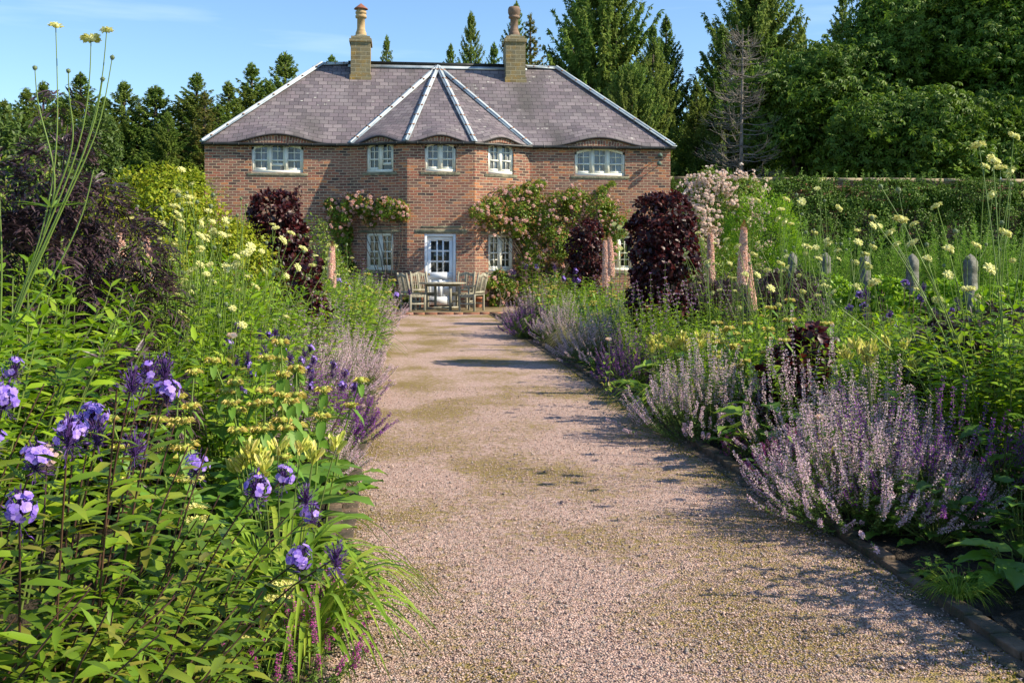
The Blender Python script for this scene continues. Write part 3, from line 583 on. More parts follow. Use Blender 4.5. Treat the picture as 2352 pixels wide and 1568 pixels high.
lead(PL + Vector((-.02, -.02, .02)), QL + Vector((0, 0, .03)), .24, hl, 8, .05); lead(PR + Vector((.02, -.02, .02)), QR + Vector((0, 0, .03)), .24, hr, 8, .05)
for e, u_ in zip(Eo, (Vector((-.1, -.62, .78)), Vector((-.25, -.6, .76)), Vector((.25, -.6, .76)), Vector((.1, -.62, .78)))): lead(e + Vector((0, -.02, .02)), AP + Vector((0, -.03, .05)), .17, u_, 8, .03)
xm = onY(800, 0, YR).x; xn = onY(1209, 0, YR).x
lead(QL, Vector((xm, YR, RZ + .03)), .26, Vector((0, -.3, .95)), 3); lead(Vector((xn, YR, RZ + .03)), QR, .26, Vector((0, -.3, .95)), 2)
m = MB(); beam(m, Vector((xm, YR + .03, RZ + .06)), Vector((xn, YR + .03, RZ + .04)), .16, .10); m.obj('ridge_capping', 'gutter', roof)
m = MB(); beam(m, Vector((xm, YR - .12, RZ - .06)), Vector((xn, YR - .12, RZ - .07)), .14, .025, Vector((0, -.66, .75))); m.obj('lead_flashing', 'lead', roof)
# gutter
m = MB(); gl = [PL + Vector((-.04, -.03, -.045)), Eo[0] + Vector((-.05, -.03, -.045)), Eo[1] + Vector((0, -.03, -.045)), Eo[2] + Vector((0, -.03, -.045)), Eo[3] + Vector((.05, -.03, -.045)), PR + Vector((.04, -.03, -.045))]
for a, b in zip(gl[:-1], gl[1:]): tubes(m, np.array([[list(a), list(a.lerp(b, .5)), list(b)]]), .045, 8)
for a, b in zip(gl[:-1], gl[1:]):
    q = int((b - a).length / .8) + 1
    for i in range(q): c_ = a.lerp(b, (i + .5) / q); box(m, (c_.x - .012, c_.y - .05, c_.z - .055), (c_.x + .012, c_.y + .12, c_.z + .03))
m.obj('gutter', 'gutter', house)
m = MB()                                   # soffit boards behind the gutter
for a, b in zip(gl[:-1], gl[1:]): beam(m, a + Vector((0, .08, .03)), b + Vector((0, .08, .03)), .09, .03)
m.obj('soffit', 'stone', house)
# outside lamps on the right wing
for x, y in ((1512, 358), (1510, 377)):
    m = MB(); p = onY(x, y, YW); P = np.array([[[p.x + .12, YW - .02, p.z + .02], [p.x + .08, YW - .12, p.z + .02], [p.x, YW - .2, p.z]]]); tubes(m, P, .015, 6)
    lathe(m, [(0, .07), (.04, .06), (.075, 0), (.07, -.05), (0, -.04)], 10, (p.x, YW - .22, p.z)); m.obj('wall_lamp', 'rustpipe', house)
# chimneys
def chimney(x0, x1, ybase, pot, lab):
    Yc0 = YR - .62; xa, xb = onY(x0, 0, Yc0).x, onY(x1, 0, Yc0).x; cx = (xa + xb) / 2; w = xb - xa; Yc1 = Yc0 + .95; zt = onY(x0, 96, Yc0).z
    vs, fs, us = [], [], []
    def blk(a0, a1, b0, b1, z0, z1, uo=0):
        for (p, q) in (((a0, b0), (a1, b0)), ((a1, b0), (a1, b1)), ((a1, b1), (a0, b1)), ((a0, b1), (a0, b0))):
            k = len(vs); L = math.hypot(q[0] - p[0], q[1] - p[1])
            for (c_, u_, z_) in ((p, 0, z0), (q, L, z0), (q, L, z1), (p, 0, z1)): vs.append(Vector((c_[0], c_[1], z_))); us.append((u_ + uo, z_ + uo * .3))
            fs.append([k, k + 1, k + 2, k + 3])
        k = len(vs)
        for c_ in ((a0, b0), (a1, b0), (a1, b1), (a0, b1)): vs.append(Vector((c_[0], c_[1], z1))); us.append(c_)
        fs.append([k, k + 1, k + 2, k + 3])
        k = len(vs)
        for c_ in ((a0, b0), (a1, b0), (a1, b1), (a0, b1)): vs.append(Vector((c_[0], c_[1], z0))); us.append(c_)
        fs.append([k + 3, k + 2, k + 1, k])
    blk(xa, xb, Yc0, Yc1, RZ - 1.2, zt); blk(xa - .045, xb + .045, Yc0 - .045, Yc1 + .045, zt, zt + .1, .1); blk(xa + .01, xb - .01, Yc0 + .01, Yc1 - .01, zt + .1, zt + .19, .2)
    blk(xa - .03, xb + .03, Yc0 - .03, Yc1 + .03, RZ - 1.2, RZ - .42, .1)
    ch = uvmesh('chimney', vs, fs, us, 'ashlar', house); tag(ch, lab)
    m = MB(); z = zt + .19; c = (cx, (Yc0 + Yc1) / 2, z)
    lathe(m, [(.34, 0), (.27, .06), (.20, .1), (0, .1)], 12, c); m.obj('mortar_flaunching', 'stone', ch)
    m = MB(); q = .1
    pr = [(.185, .07), (.185, .17), (.17, .2), (.145, .25), (.15, .27), (.135, .29), (.13, .64), (.16, .65), (.19, .67), (.19, .72), (.165, .74), (.165, .79), (.19, .8), (.18, .86), (.15, .88), (.15, .94), (0, .94)]
    lathe(m, pr, 8, c, pi / 8); m.obj('chimney_pot', pot, ch)
    m = MB()
    if pot == 'pot_buff': lathe(m, [(.0, .92), (.225, .935), (.215, .96), (.1, 1.05), (.0, 1.13)], 14, c); m.obj('cowl', 'cowl', ch)
    else: lathe(m, [(.16, .74), (.2, .82), (.2, .95), (.17, 1.02), (.0, 1.0)], 12, c); m.obj('pot_rim', 'pot_brown', ch)
chimney(805.5, 850.5, 185, 'pot_buff', 'stone chimney with buff pot under a red conical cowl')
chimney(1162, 1207, 190, 'pot_brown', 'stone chimney with dark sooty pot')
# ------------------------------------------------------------ garden wall and stone posts
GW = 34.6
gx0, gx1 = PC[5].x + .02, 27.0; gz = onY(2000, 409, GW).z
wallt = thing('garden_wall', 'tall brick garden wall with stone cope joining the right end of the house', 'wall', (gx0, GW, 0))
vs = [(0, 0, -.1), (gx1 - gx0, 0, -.1), (gx1 - gx0, 0, gz - .12), (0, 0, gz - .12), (0, .35, -.1), (gx1 - gx0, .35, -.1), (gx1 - gx0, .35, gz - .12), (0, .35, gz - .12)]
uvmesh('wall_face', vs, [[0, 1, 2, 3], [1, 5, 6, 2], [5, 4, 7, 6], [4, 0, 3, 7]], [(v[0] + v[1], v[2]) for v in vs], 'brick', wallt)
m = MB(); x = 0; r_ = random.Random(3)
while x < gx1 - gx0: L = r_.uniform(.7, 1.1); box(m, (x, -.06, gz - .118), (x + L - .01, .41, gz + r_.uniform(-.008, .008))); x += L
m.obj('cope_stone', 'copestone', wallt)
PX = 6.47; u0 = 1298; inv = [1 / u0 + .0000872 * i for i in range(5)]
for i, iv in enumerate(inv):
    if i in (4,): pass
    u = 1 / iv; d = PX * F * .9946 / u; Yp = (d - PX * sin(TH)) / cos(TH)
    t = thing('stone_post', f'square grey post with pointed top, {ORD[i]} from the right of its row', 'post', (PX, Yp, 0), r_.uniform(-.05, .05), 'stone posts behind the right border')
    m = MB(); h = 1.6 + r_.uniform(-.02, .02); a = .058
    V = [(-a, -a, -.1), (a, -a, -.1), (a, a, -.1), (-a, a, -.1), (-a, -a, h - .24), (a, -a, h - .24), (a, a, h - .24), (-a, a, h - .24)]
    V += [(-a * .93, -a * .93, h - .215), (a * .93, -a * .93, h - .215), (a * .93, a * .93, h - .215), (-a * .93, a * .93, h - .215)]
    V += [(-a, -a, h - .2), (a, -a, h - .2), (a, a, h - .2), (-a, a, h - .2), (-a, -a, h - .09), (a, -a, h - .09), (a, a, h - .09), (-a, a, h - .09),
          (-a * .5, -a * .5, h - .03), (a * .5, -a * .5, h - .03), (a * .5, a * .5, h - .03), (-a * .5, a * .5, h - .03), (0, 0, h)]
    T = []
    for k in range(5):
        for j in range(4): p, q = k * 4 + j, k * 4 + (j + 1) % 4; T += [[p, q, q + 4], [p, q + 4, p + 4]]
    for j in range(4): T.append([20 + j, 20 + (j + 1) % 4, 24])
    m.add(V, T); m.obj('shaft', 'post', t)

# ------------------------------------------------------------ garden furniture
def chair(label, x, y, ang, arms=False):
    t = thing('garden_chair', label, 'chair', (x, y, .052), ang - pi / 2, 'slatted teak chairs round the table')   # faces local +Y
    def part(name, fn): m = MB(); fn(m); o = m.obj(name, 'teak', t); b = o.modifiers.new('b', 'BEVEL'); b.width = .005; return o
    w, d = .25 if not arms else .28, .24
    for sx in (-1, 1):
        part('leg', lambda m: box(m, (sx * w - .024, d - .05, 0), (sx * w + .024, d, .64 if arms else .43)))
        def back(m):
            beam(m, (sx * w, -d + .02, 0), (sx * w, -d + .02, .45), .046, .046, Vector((0, 1, 0))); beam(m, (sx * w, -d + .02, .44), (sx * w, -d - .11, 1.02), .044, .044, Vector((0, 1, 0)))
        part('leg', back)
        part('stretcher', lambda m: box(m, (sx * w - .012, -d + .03, .17), (sx * w + .012, d - .03, .215)))
        if arms: part('armrest', lambda m: (box(m, (sx * w - .03, -d - .02, .64), (sx * w + .03, d + .03, .668))))
    part('stretcher', lambda m: box(m, (-w, -.02, .175), (w, .02, .21)))
    part('seat_rail', lambda m: (box(m, (-w, d - .045, .35), (w, d - .02, .42)), box(m, (-w - .012, -d, .36), (-w + .012, d, .42)), box(m, (w - .012, -d, .36), (w + .012, d, .42))))
    part('seat', lambda m: [box(m, (-w - .02, -d + i * .085, .42), (w + .02, -d + i * .085 + .072, .44)) for i in range(5)])
    def bk(m):
        def P(x, z): return (x, -d + .01 - (z - .44) * .225, z)
        for x_, wd in zip(np.linspace(-w + .055, w - .055, 7), (.024, .024, .024, .075, .024, .024, .024)): beam(m, P(x_, .5), P(x_, .95), wd, .016, Vector((0, 1, 0)))
        beam(m, P(-w, .5), P(w, .5), .03, .06)
        for i in range(10):
            a, b = -w + .02 + (2 * w - .04) * i / 10, -w + .02 + (2 * w - .04) * (i + 1) / 10; z = .955 + .05 * cos(((a + b) / 2) / w * pi / 2 * 1.2) ** 2
            k = P(a, z); q = P(b, z); box(m, (a, k[1] - .014, z - .075), (b + .0005, k[1] + .014, z + .01))
    part('backrest', bk)
TC = gnd(1017, 29.75)
chair('weathered teak chair at the front left of the round table, side on', *gnd(949, 29.0), radians(28))
chair('weathered teak chair behind the table left of the door, facing the camera', *gnd(974, 30.35), radians(-62))
chair('grey shaded teak chair behind the table right of the door', *gnd(1060, 30.35), radians(-118))
chair('weathered teak armchair at the right of the round table, facing left', *gnd(1083, 29.0), radians(150), True)
t = thing('round_table', 'round weathered teak garden table in front of the white door', 'table', (TC[0], TC[1], .05))
m = MB(); lathe(m, [(0, .70), (.6, .70), (.645, .705), (.65, .72), (.645, .735), (0, .736)], 40); o = m.obj('tabletop', 'teak', t)
m = MB(); box(m, (-.46, -.02, .63), (.46, .02, .698)); box(m, (-.018, -.46, .63), (.022, .46, .697)); m.obj('apron', 'teak', t)
for k in range(4):
    a = radians(22 + 90 * k); c_, s_ = cos(a) * .5, sin(a) * .5
    m = MB(); box(m, (c_ - .035, s_ - .035, 0.0), (c_ + .035, s_ + .035, .70)); m.obj('leg', 'teak', t)
m = MB(); beam(m, (cos(radians(22)) * .48, sin(radians(22)) * .48, .05), (-cos(radians(22)) * .48, -sin(radians(22)) * .48, .05), .07, .05); m.obj('foot_bar', 'teak', t)
m = MB(); beam(m, (-sin(radians(22)) * .48, cos(radians(22)) * .48, .052), (sin(radians(22)) * .48, -cos(radians(22)) * .48, .052), .07, .05); m.obj('foot_bar', 'teak', t)
for lab, px, px2 in (('terracotta pot left of the door, behind the left chairs', 958, 0), ('terracotta pot right of the door, behind the armchair', 1097, 0)):
    x, y = gnd(px, 31.2 if px > 1000 else 30.9); t = thing('terracotta_pot', lab, 'flower pot', (x, y - (.25 if px > 1000 else .1), .052), 0, 'terracotta pots beside the door')
    m = MB(); lathe(m, [(.09, 0), (.13, .24), (.15, .24), (.15, .29), (.13, .29), (.12, .25), (0, .25)], 18); m.obj('pot', 'terracotta', t)
    m = MB(); r2 = np.random.default_rng(px); n = 160; P = np.stack([r2.normal(0, .07, n), r2.normal(0, .07, n), r2.uniform(.25, .6, n)], 1); leaves(m, P, rdir(r2, n) + UP * .4, UP + rdir(r2, n) * .5, .07, .03); m.obj('foliage', 'rose_leaf', t)

# ------------------------------------------------------------ herbaceous plants (prototypes)
def pairs(rng, P, t0, t1, nodes, m, L, W, el=(.1, .5), droop=.25, tip=True, drop_=.0, W2=.78):
    n = len(P); i = np.repeat(np.arange(n), nodes); t = np.tile(np.linspace(t0, t1, nodes), n) + rng.uniform(-.01, .01, n * nodes)
    k = np.tile(np.arange(nodes), n); a0 = np.repeat(rng.uniform(0, 6, n), nodes) + k * pi / 2 + rng.normal(0, .25, n * nodes)
    for s in (0, pi):
        a = a0 + s; pos, tan_ = samp(P, i, t); out = np.stack([np.cos(a), np.sin(a), a * 0], 1); e = rng.uniform(el[0], el[1], len(a))[:, None] + np.clip(t - .85, 0, 1)[:, None] * 4
        keep = rng.random(len(a)) > drop_; sc = (1 - .45 * np.clip((t - .75) / .25, 0, 1)) * rng.uniform(.7, 1.15, len(a))
        leaves(m, pos[keep], (out + tan_ * e)[keep], (UP + rng.normal(0, .25, (len(a), 3)))[keep], (L * sc)[keep], (W * sc)[keep], droop=rng.uniform(.05, droop * 2, keep.sum()), w2=W2)
PROTO = {}
def proto(key, builder):
    PROTO[key] = bpy.data.objects.new('proto', None); builder(PROTO[key]); return PROTO[key]
USED = set()
def place(key, name, label, cat, x, y, rz=0, s=1.0, group=None, z=0, tilt=(0, 0)):
    src = PROTO[key]
    t = thing(name, label, cat, (x, y, z), rz, group, s); t.rotation_euler = (tilt[0], tilt[1], rz)
    for ch in list(src.children):
        if key in USED: copy_tree(ch, t)
        else: ch.parent = t
    if key not in USED: PROTO[key] = t; USED.add(key); bpy.data.objects.remove(src)
    return t
def b_phlox(seed, n=36, h=1.0, spread=.35, r0=.42, leaf=.125, wid=.036, mat='phlox_leaf', nodes=16, stem='green_stem', fl=.82):
    def f(root):
        rng = np.random.default_rng(seed); P = stems(rng, n, h, spread, r0, hv=.1, fl=fl)
        m = MB(); tubes(m, P, np.linspace(.005, .0028, 6)); m.obj('stems', stem, root)
        m = MB(); pairs(rng, P, .22, .99, nodes, m, leaf, wid, (.15, .7)); m.obj('foliage', mat, root)
    return f
for k in range(3): proto(f'phlox{k}', b_phlox(20 + k))
for k in range(2): proto(f'phloxfar{k}', b_phlox(30 + k, 50, 1.0, .3, .55, .11, .034, nodes=13))
def b_catmint(seed, n=270, h=.75, fm='catmint_flower', part=(.45, 1.0), dens=13, fs=.017, spread=.46, r0=.36, lm='catmint_leaf', lean=0, fl=.3):
    def f(root):
        rng = np.random.default_rng(seed); P = stems(rng, n, h, spread, r0, k=8, hv=.26, bow=.9, fl=fl); P += rng.normal(0, .10, (n, 1, 3)) * np.linspace(0, 1, 8)[None, :, None] * h
        m = MB(); tubes(m, P, np.linspace(.0026, .0014, 8)); m.obj('stems', 'green_stem', root)
        m = MB(); q = 22; i = np.repeat(np.arange(n), q); t = rng.uniform(.1, .8, n * q); pos, tn = samp(P, i, t)
        kites(m, pos, rdir(rng, n * q) * [1, 1, .5] + UP * .3, UP + rdir(rng, n * q) * .5, rng.uniform(.018, .036, n * q), rng.uniform(.01, .018, n * q)); m.obj('foliage', lm, root)
        m = MB(); wh = dens; i = np.repeat(np.arange(n), wh); st = np.repeat(rng.uniform(part[0], part[0] + .25, n), wh)
        t = st + (1 - st) * np.tile(np.linspace(0, 1, wh), n); fpw = 7
        i = np.repeat(i, fpw); t = np.repeat(t, fpw); pos, tn = samp(P, i, t); D = rdir(rng, len(i)); D = nrm(D - tn * (D * tn).sum(1)[:, None] * .6 + UP * .15)
        sc = 1 - .5 * (t - .5)
        kites(m, pos + D * .004, D, UP + rdir(rng, len(i)) * .8, fs * sc * rng.uniform(.7, 1.3, len(i)), fs * .62 * sc, .25, -.1, .7); m.obj('flower_spikes', fm, root)
    return f
proto('catmint0', b_catmint(50)); proto('catmint1', b_catmint(51, 250, .8, spread=.42, r0=.34)); proto('catmint_open', b_catmint(52, 60, .95, spread=.45, r0=.35, dens=16, fs=.018))
proto('salvia', b_catmint(53, 200, .72, 'salvia_flower', (.4, 1), 16, .017, .36, .3)); proto('salvia_small', b_catmint(54, 40, .42, 'magenta_flower', (.5, 1), 16, .012, .16, .16))
proto('mauve_loose', b_catmint(55, 26, 1.15, 'mauve_flower', (.6, 1), 6, .02, .2, .3)); proto('salvia_lean', b_catmint(56, 56, .8, 'salvia_flower', (.5, 1), 15, .017, .5, .25))
# giant scabious: heads are parts
def b_head():
    rng = np.random.default_rng(9); m = MB(); n = 60; a = rng.uniform(0, 2 * pi, n); r = np.sqrt(rng.uniform(.05, 1, n)); out = np.stack([np.cos(a), np.sin(a), a * 0], 1)
    P = out * (r * .016)[:, None] + UP * (.014 * (1 - r ** 2))[:, None]; D = out * r[:, None] + UP * (.9 - r * .9)[:, None] + rdir(rng, n) * .2
    kites(m, P, D, UP + out * .2, np.where(r > .6, .022, .012) * rng.uniform(.8, 1.2, n), np.where(r > .6, .014, .008), .1, .25, .6)
    lathe(m, [(0, -.006), (.012, -.004), (.017, .004), (.012, .012), (0, .016)], 8); return m.data('flower_head', 'cream_flower')
def b_button():
    rng = np.random.default_rng(10); m = MB(); lathe(m, [(0, -.012), (.009, -.009), (.0135, 0), (.010, .009), (0, .013)], 9); D = rdir(rng, 60)
    kites(m, D * .011, D, rdir(rng, 60), .006, .004); return m.data('seed_head', 'seed_head')
HEAD, BUTTON = b_head(), b_button()
def add_heads(root, tips, tans, rng, frac=.62, s=1.0):
    for p, tn in zip(tips, tans):
        fl = rng.random() < frac; o = bpy.data.objects.new('flower_head' if fl else 'seed_head', HEAD if fl else BUTTON); C.objects.link(o); o.parent = root
        o.location = p; d = Vector(tn) + Vector(rng.normal(0, .35, 3)) + Vector((.25, -.5, -.1)) * (rng.random() if fl else .2); o.rotation_euler = d.to_track_quat('Z', 'Y').to_euler(); k = s * rng.uniform(.75, 1.25); o.scale = (k, k, k)
def b_scabious(seed, n=15, h=1.9, spread=.5, r0=.2, sub=1, hs=1.0, frac=.66):
    def f(root):
        rng = np.random.default_rng(seed); P = stems(rng, n, h, spread, r0, k=8, hv=.2, bow=.15, fl=.75); S = [P]
        i = np.repeat(np.arange(n), sub); t = rng.uniform(.45, .8, n * sub); p, tn = samp(P, i, t); D = rdir(rng, n * sub) * [1, 1, 0]; L = rng.uniform(.2, .5, n * sub)[:, None] * h / 1.9
        k = np.linspace(0, 1, 8)[None, :, None]; Q = p[:, None] + D[:, None] * L[:, None] * .42 * np.sqrt(k) + UP * L[:, None] * k * 1.1
        m = MB(); tubes(m, P, np.linspace(.0055, .0028, 8), 4); tubes(m, Q, np.linspace(.003, .0022, 8)); m.obj('stems', 'pale_stem', root)
        m = MB(); nl = 26 * n // 4; a = rng.uniform(0, 2 * pi, nl); i = rng.integers(0, n, nl); t = rng.uniform(.05, .5, nl) ** 1.3; p, tn = samp(P, i, t); out = np.stack([np.cos(a), np.sin(a), a * 0], 1)
        for j in range(7):       # divided leaf: leaflets along an arching rachis
            q = p + out * (.04 + j * .03) + UP * (.03 * j - .004 * j * j)
            for s_ in (-1, 1): leaves(m, q, out + np.cross(out, UP) * s_ * .9, UP + rdir(rng, nl) * .2, .085 - .006 * j, .017)
        m.obj('foliage', 'scabious_leaf', root)
        tips = np.concatenate([P[:, -1], Q[:, -1]]); tn = np.concatenate([P[:, -1] - P[:, -2], Q[:, -1] - Q[:, -2]]); add_heads(root, tips, nrm(tn), rng, frac, hs)
    return f
proto('scab0', b_scabious(60)); proto('scab1', b_scabious(61, 14, 2.0, .6)); proto('scab2', b_scabious(62, 12, 1.7, .45, .25)); proto('scab3', b_scabious(63, 9, 2.0, .7, .2, hs=1.2, frac=.6)); proto('scab4', b_scabious(64, 9, 1.85, .8, .2, hs=1.2, frac=.6))
def b_phlomis(seed, n=6, h=.95):
    def f(root):
        rng = np.random.default_rng(seed); P = stems(rng, n, h, .25, .2, hv=.18); m = MB(); tubes(m, P, np.linspace(.0065, .004, 6), 5); m.obj('stems', 'pale_stem', root)
        m = MB()
        for s in range(n):
            for j, t in enumerate((.62, .8, .97)):
                if j == 0 and rng.random() < .35: continue
                w = MB(); fl = MB(); p, tn = samp(P, np.array([s]), np.array([t])); p = p[0]; r = .028 - .004 * j
                lathe(w, [(0, -.012), (r * .8, -.008), (r, 0), (r * .8, .014), (r * .3, .022), (0, .024)], 10, p)
                k = 22; a = rng.uniform(0, 2 * pi, k); o = np.stack([np.cos(a), np.sin(a), a * 0], 1); kites(fl, p + o * r * .8 + UP * rng.uniform(-.004, .012, k)[:, None], o + UP * .45, UP, .03, .017, .3, .5, .6)
                D = rdir(rng, 30) * [1, 1, 1.2]; kites(w, p + D * r * .55, D, rdir(rng, 30), .014, .006); wo = w.obj('flower_whorl', 'phlomis_whorl', root); fl.obj('petals', 'phlomis_flower', wo)
                a = rng.uniform(0, 3) + np.array([0, pi]); o = np.stack([np.cos(a), np.sin(a), a * 0], 1)
                leaves(m, np.repeat(p[None], 2, 0) - UP * .01, o * .75 - UP * rng.uniform(.3, .9, 2)[:, None], UP + o, .15 - .03 * j, .06 - .012 * j, droop=.25, a=.22)
        k = 46; a = rng.uniform(0, 2 * pi, k); o = np.stack([np.cos(a), np.sin(a), a * 0], 1); leaves(m, o * rng.uniform(.05, .3, k)[:, None] + UP * rng.uniform(.08, .4, k)[:, None], o + UP * rng.uniform(0, .8, k)[:, None], UP + rdir(rng, k) * .3, .22, .105, droop=.3, a=.22)
        m.obj('foliage', 'phlomis_leaf', root)
    return f
proto('phlomis0', b_phlomis(70)); proto('phlomis1', b_phlomis(71, 8, .9))
def strap(m, rng, n, L, W, r0=.1, k=9, lift=.9, z0=0):
    a = rng.uniform(0, 2 * pi, n); out = np.stack([np.cos(a), np.sin(a), a * 0], 1); L = L * rng.uniform(.7, 1.2, n); lf = lift * rng.uniform(.7, 1.2, n)
    t = np.linspace(0, 1, k)[None, :, None]; B = out * rng.uniform(0, r0, n)[:, None] + UP * z0; C_ = B[:, None] + out[:, None] * (L[:, None, None] * .75 * t ** 1.3) + UP * (L[:, None, None] * (lf[:, None, None] * t * 1.35 - (lf[:, None, None] * .75 + .35) * t ** 2.4))
    C_[..., 2] = np.maximum(C_[..., 2], .015); S = np.cross(out, UP)[:, None] * (W * rng.uniform(.7, 1.2, n))[:, None, None] * np.sin(np.clip(t * 2.9 + .35, 0, pi)) ** .7 / 2 + out[:, None] * 0
    V = np.stack([C_ + S + UP * .004, C_, C_ - S + UP * .004], 2); i = np.arange(n)[:, None, None] * k * 3 + np.arange(k - 1)[None, :, None] * 3 + np.arange(2)[None, None]
    m.add(V, np.stack([np.stack([i, i + 1, i + 4], -1), np.stack([i, i + 4, i + 3], -1)], -2).reshape(-1, 3))
def b_lily(seed, n=110, nb=12, h=.78, L=.78, W=.027):
    def f(root):
        rng = np.random.default_rng(seed); m = MB(); strap(m, rng, n, L, W, .14); m.obj('strap_leaves', 'lily_leaf', root)
        if nb:
            P = stems(rng, nb, h, .16, .1, hv=.08); m = MB(); tubes(m, P, np.linspace(.0045, .003, 6), 5); m.obj('scapes', 'green_stem', root)
            for sc_ in range(nb):
              m = MB(); i = np.full(9, sc_); p, tn = samp(P, i, rng.uniform(.93, 1, 9)); D = nrm(tn * 1 + rdir(rng, len(i)) * [.75, .75, .2])
              for s_ in range(3):
                Dx = D + rdir(rng, len(i)) * .05; leaves(m, p + D * .015, Dx, rdir(rng, len(i)), rng.uniform(.045, .085, len(i)), .019, fold=.5, droop=0, a=.45, b=.8)
              m.obj('bud_cluster', 'lily_bud', root)
    return f
proto('lily0', b_lily(80)); proto('lily1', b_lily(81, 80, 9, .8)); proto('lily_leafy', b_lily(82, 110, 0, L=.8)); proto('grassy', b_lily(83, 160, 0, L=.5, W=.008))
def b_foxtail(seed, h=1.9, col=1.05, r=.062):
    def f(root):
        rng = np.random.default_rng(seed); P = np.array([[[0, 0, 0], [.01, 0, h * .3], [.02, .01, h * .6], [.02, .01, h * .8], [.0, .01, h]]]); m = MB(); tubes(m, P, np.linspace(.011, .005, 5), 7); m.obj('stem', 'green_stem', root)
        m = MB(); n = 4200; t = rng.uniform(0, 1, n); p, tn = samp(P, np.zeros(n, int), (h - col + (col * .86) * t) / h * .9999); a = rng.uniform(0, 2 * pi, n); o = np.stack([np.cos(a), np.sin(a), a * 0], 1)
        rr = r * (.75 + .3 * np.sin(t * 9)) ** .2 * (1 - .6 * t ** 2.5) * rng.uniform(.75, 1.05, n); kites(m, p + o * rr[:, None] * .85, np.cross(o, UP) * rng.normal(0, 1, (n, 1)) + UP * rng.normal(.2, .8, (n, 1)) + o * .35, o + rdir(rng, n) * .35, .024, .019, .1, 0, .5); m.obj('flowers', 'foxtail_flower', root)
        m = MB(); n = 260; t = rng.uniform(0, 1, n); p, tn = samp(P, np.zeros(n, int), (h - col * .16 + col * .16 * t) / h * .999); a = rng.uniform(0, 2 * pi, n); o = np.stack([np.cos(a), np.sin(a), a * 0], 1)
        kites(m, p + o * (r * .8 * (1 - t))[:, None], o * .5 + UP * .6, UP, .013, .008); m.obj('tip_buds', 'foxtail_tip', root)
    return f
proto('foxtail0', b_foxtail(90)); proto('foxtail1', b_foxtail(91, 1.9, .85, .055))
def shell(rng, blobs, n, clumps=0, cs=.12, lo=.8):
    w = np.array([b[3] * b[4] + b[3] * b[5] for b in blobs]); i = rng.choice(len(blobs), n, p=w / w.sum()); B = np.array(blobs); D = rdir(rng, n)
    if clumps:
        Dc = rdir(rng, clumps * len(blobs)).reshape(len(blobs), clumps, 3); j = rng.integers(0, clumps, n); D = nrm(Dc[i, j] + rng.normal(0, cs, (n, 3))); lo_ = rng.uniform(lo, 1.08, (len(blobs), clumps))[i, j]
        r = lo_ * rng.uniform(.86, 1.04, n)
    else: r = rng.uniform(lo, 1.05, n)
    P = B[i, :3] + D * B[i, 3:6] * r[:, None]; N = nrm(D / B[i, 3:6])
    # drop what is buried deep inside other blobs
    keep = P[:, 2] > .02
    for b in blobs: b = np.array(b); keep &= (((P - b[:3]) / b[3:6]) ** 2).sum(1) > .42
    return P[keep], N[keep]
def shrub(name, label, cat, x, y, blobs, n, L, W, mat, trunk='bark', clumps=40, cs=.16, out=.6, up=.5, droop=.2, seed=1, group=None, big=True, rad=.03, extra=None, lo=.75, inner=.25):
    rng = np.random.default_rng(seed); t = thing(name, label, cat, (x, y, 0), 0, group); P, N = shell(rng, blobs, n, clumps, cs, lo)
    P2, N2 = shell(rng, [(b[0], b[1], b[2], b[3] * .82, b[4] * .82, b[5] * .82) for b in blobs], int(n * inner), 0, 0, .6)
    P = np.concatenate([P, P2]); N = np.concatenate([N, N2]); k = len(P); m = MB(); D = N * out + rdir(rng, k) * .75 + UP * (up - .5); U = N * .8 + UP * .6 + rdir(rng, k) * .5
    (leaves if big else kites)(m, P, D, U, L * rng.uniform(.7, 1.25, k), W * rng.uniform(.75, 1.2, k), droop=droop); m.obj('foliage', mat, t)
    m = MB(); q = len(blobs) * 5; bi = np.repeat(np.arange(len(blobs)), 5); B = np.array(blobs); E = B[bi, :3] + rdir(rng, q) * B[bi, 3:6] * .75; E[:, 2] = np.maximum(E[:, 2], .1); kk = np.linspace(0, 1, 7)[None, :, None]
    S0 = np.array([0, 0, 0.]) + rng.normal(0, rad, (q, 3)) * [1, 1, 0]; P = S0[:, None] * (1 - kk) + E[:, None] * kk + UP * (np.sin(kk * pi) * .12 * E[:, None, 2:3]); tubes(m, P, np.linspace(rad, rad * .2, 7), 5); m.obj('branches', trunk, t)
    if extra: extra(t, rng, blobs)
    return t
BLOOM = {}
def scatter(t, rng, P, N, mat, size, name, cap=100, per=16):
    if mat not in BLOOM:
        rg = np.random.default_rng(3); m = MB(); D = nrm(rdir(rg, per * 2) + np.array([0, 0, .35])); kites(m, D * .3, D, rdir(rg, per * 2), .75, .7, .2, .2, .6); BLOOM[mat] = m.data('flower', mat)
    near_ = np.argsort(P[:, 1])[:cap]
    for j in near_:
        o = bpy.data.objects.new(name, BLOOM[mat]); C.objects.link(o); o.parent = t; o.location = P[j] + N[j] * .03; k = size * rng.uniform(.75, 1.2); o.scale = (k, k, k); o.rotation_euler = Vector(N[j]).to_track_quat('Z', 'Y').to_euler()
    rest = np.setdiff1d(np.arange(len(P)), near_)
    if len(rest):
        i = np.repeat(rest, per); D = nrm(N[i] * .9 + rdir(rng, len(i)) * .9); m = MB(); kites(m, P[i] + D * size * .3 + N[i] * .03, D, rdir(rng, len(i)), size * .75, size * .7, .2, .2, .6); tag(m.obj(name + 's', mat, t), kind='stuff')
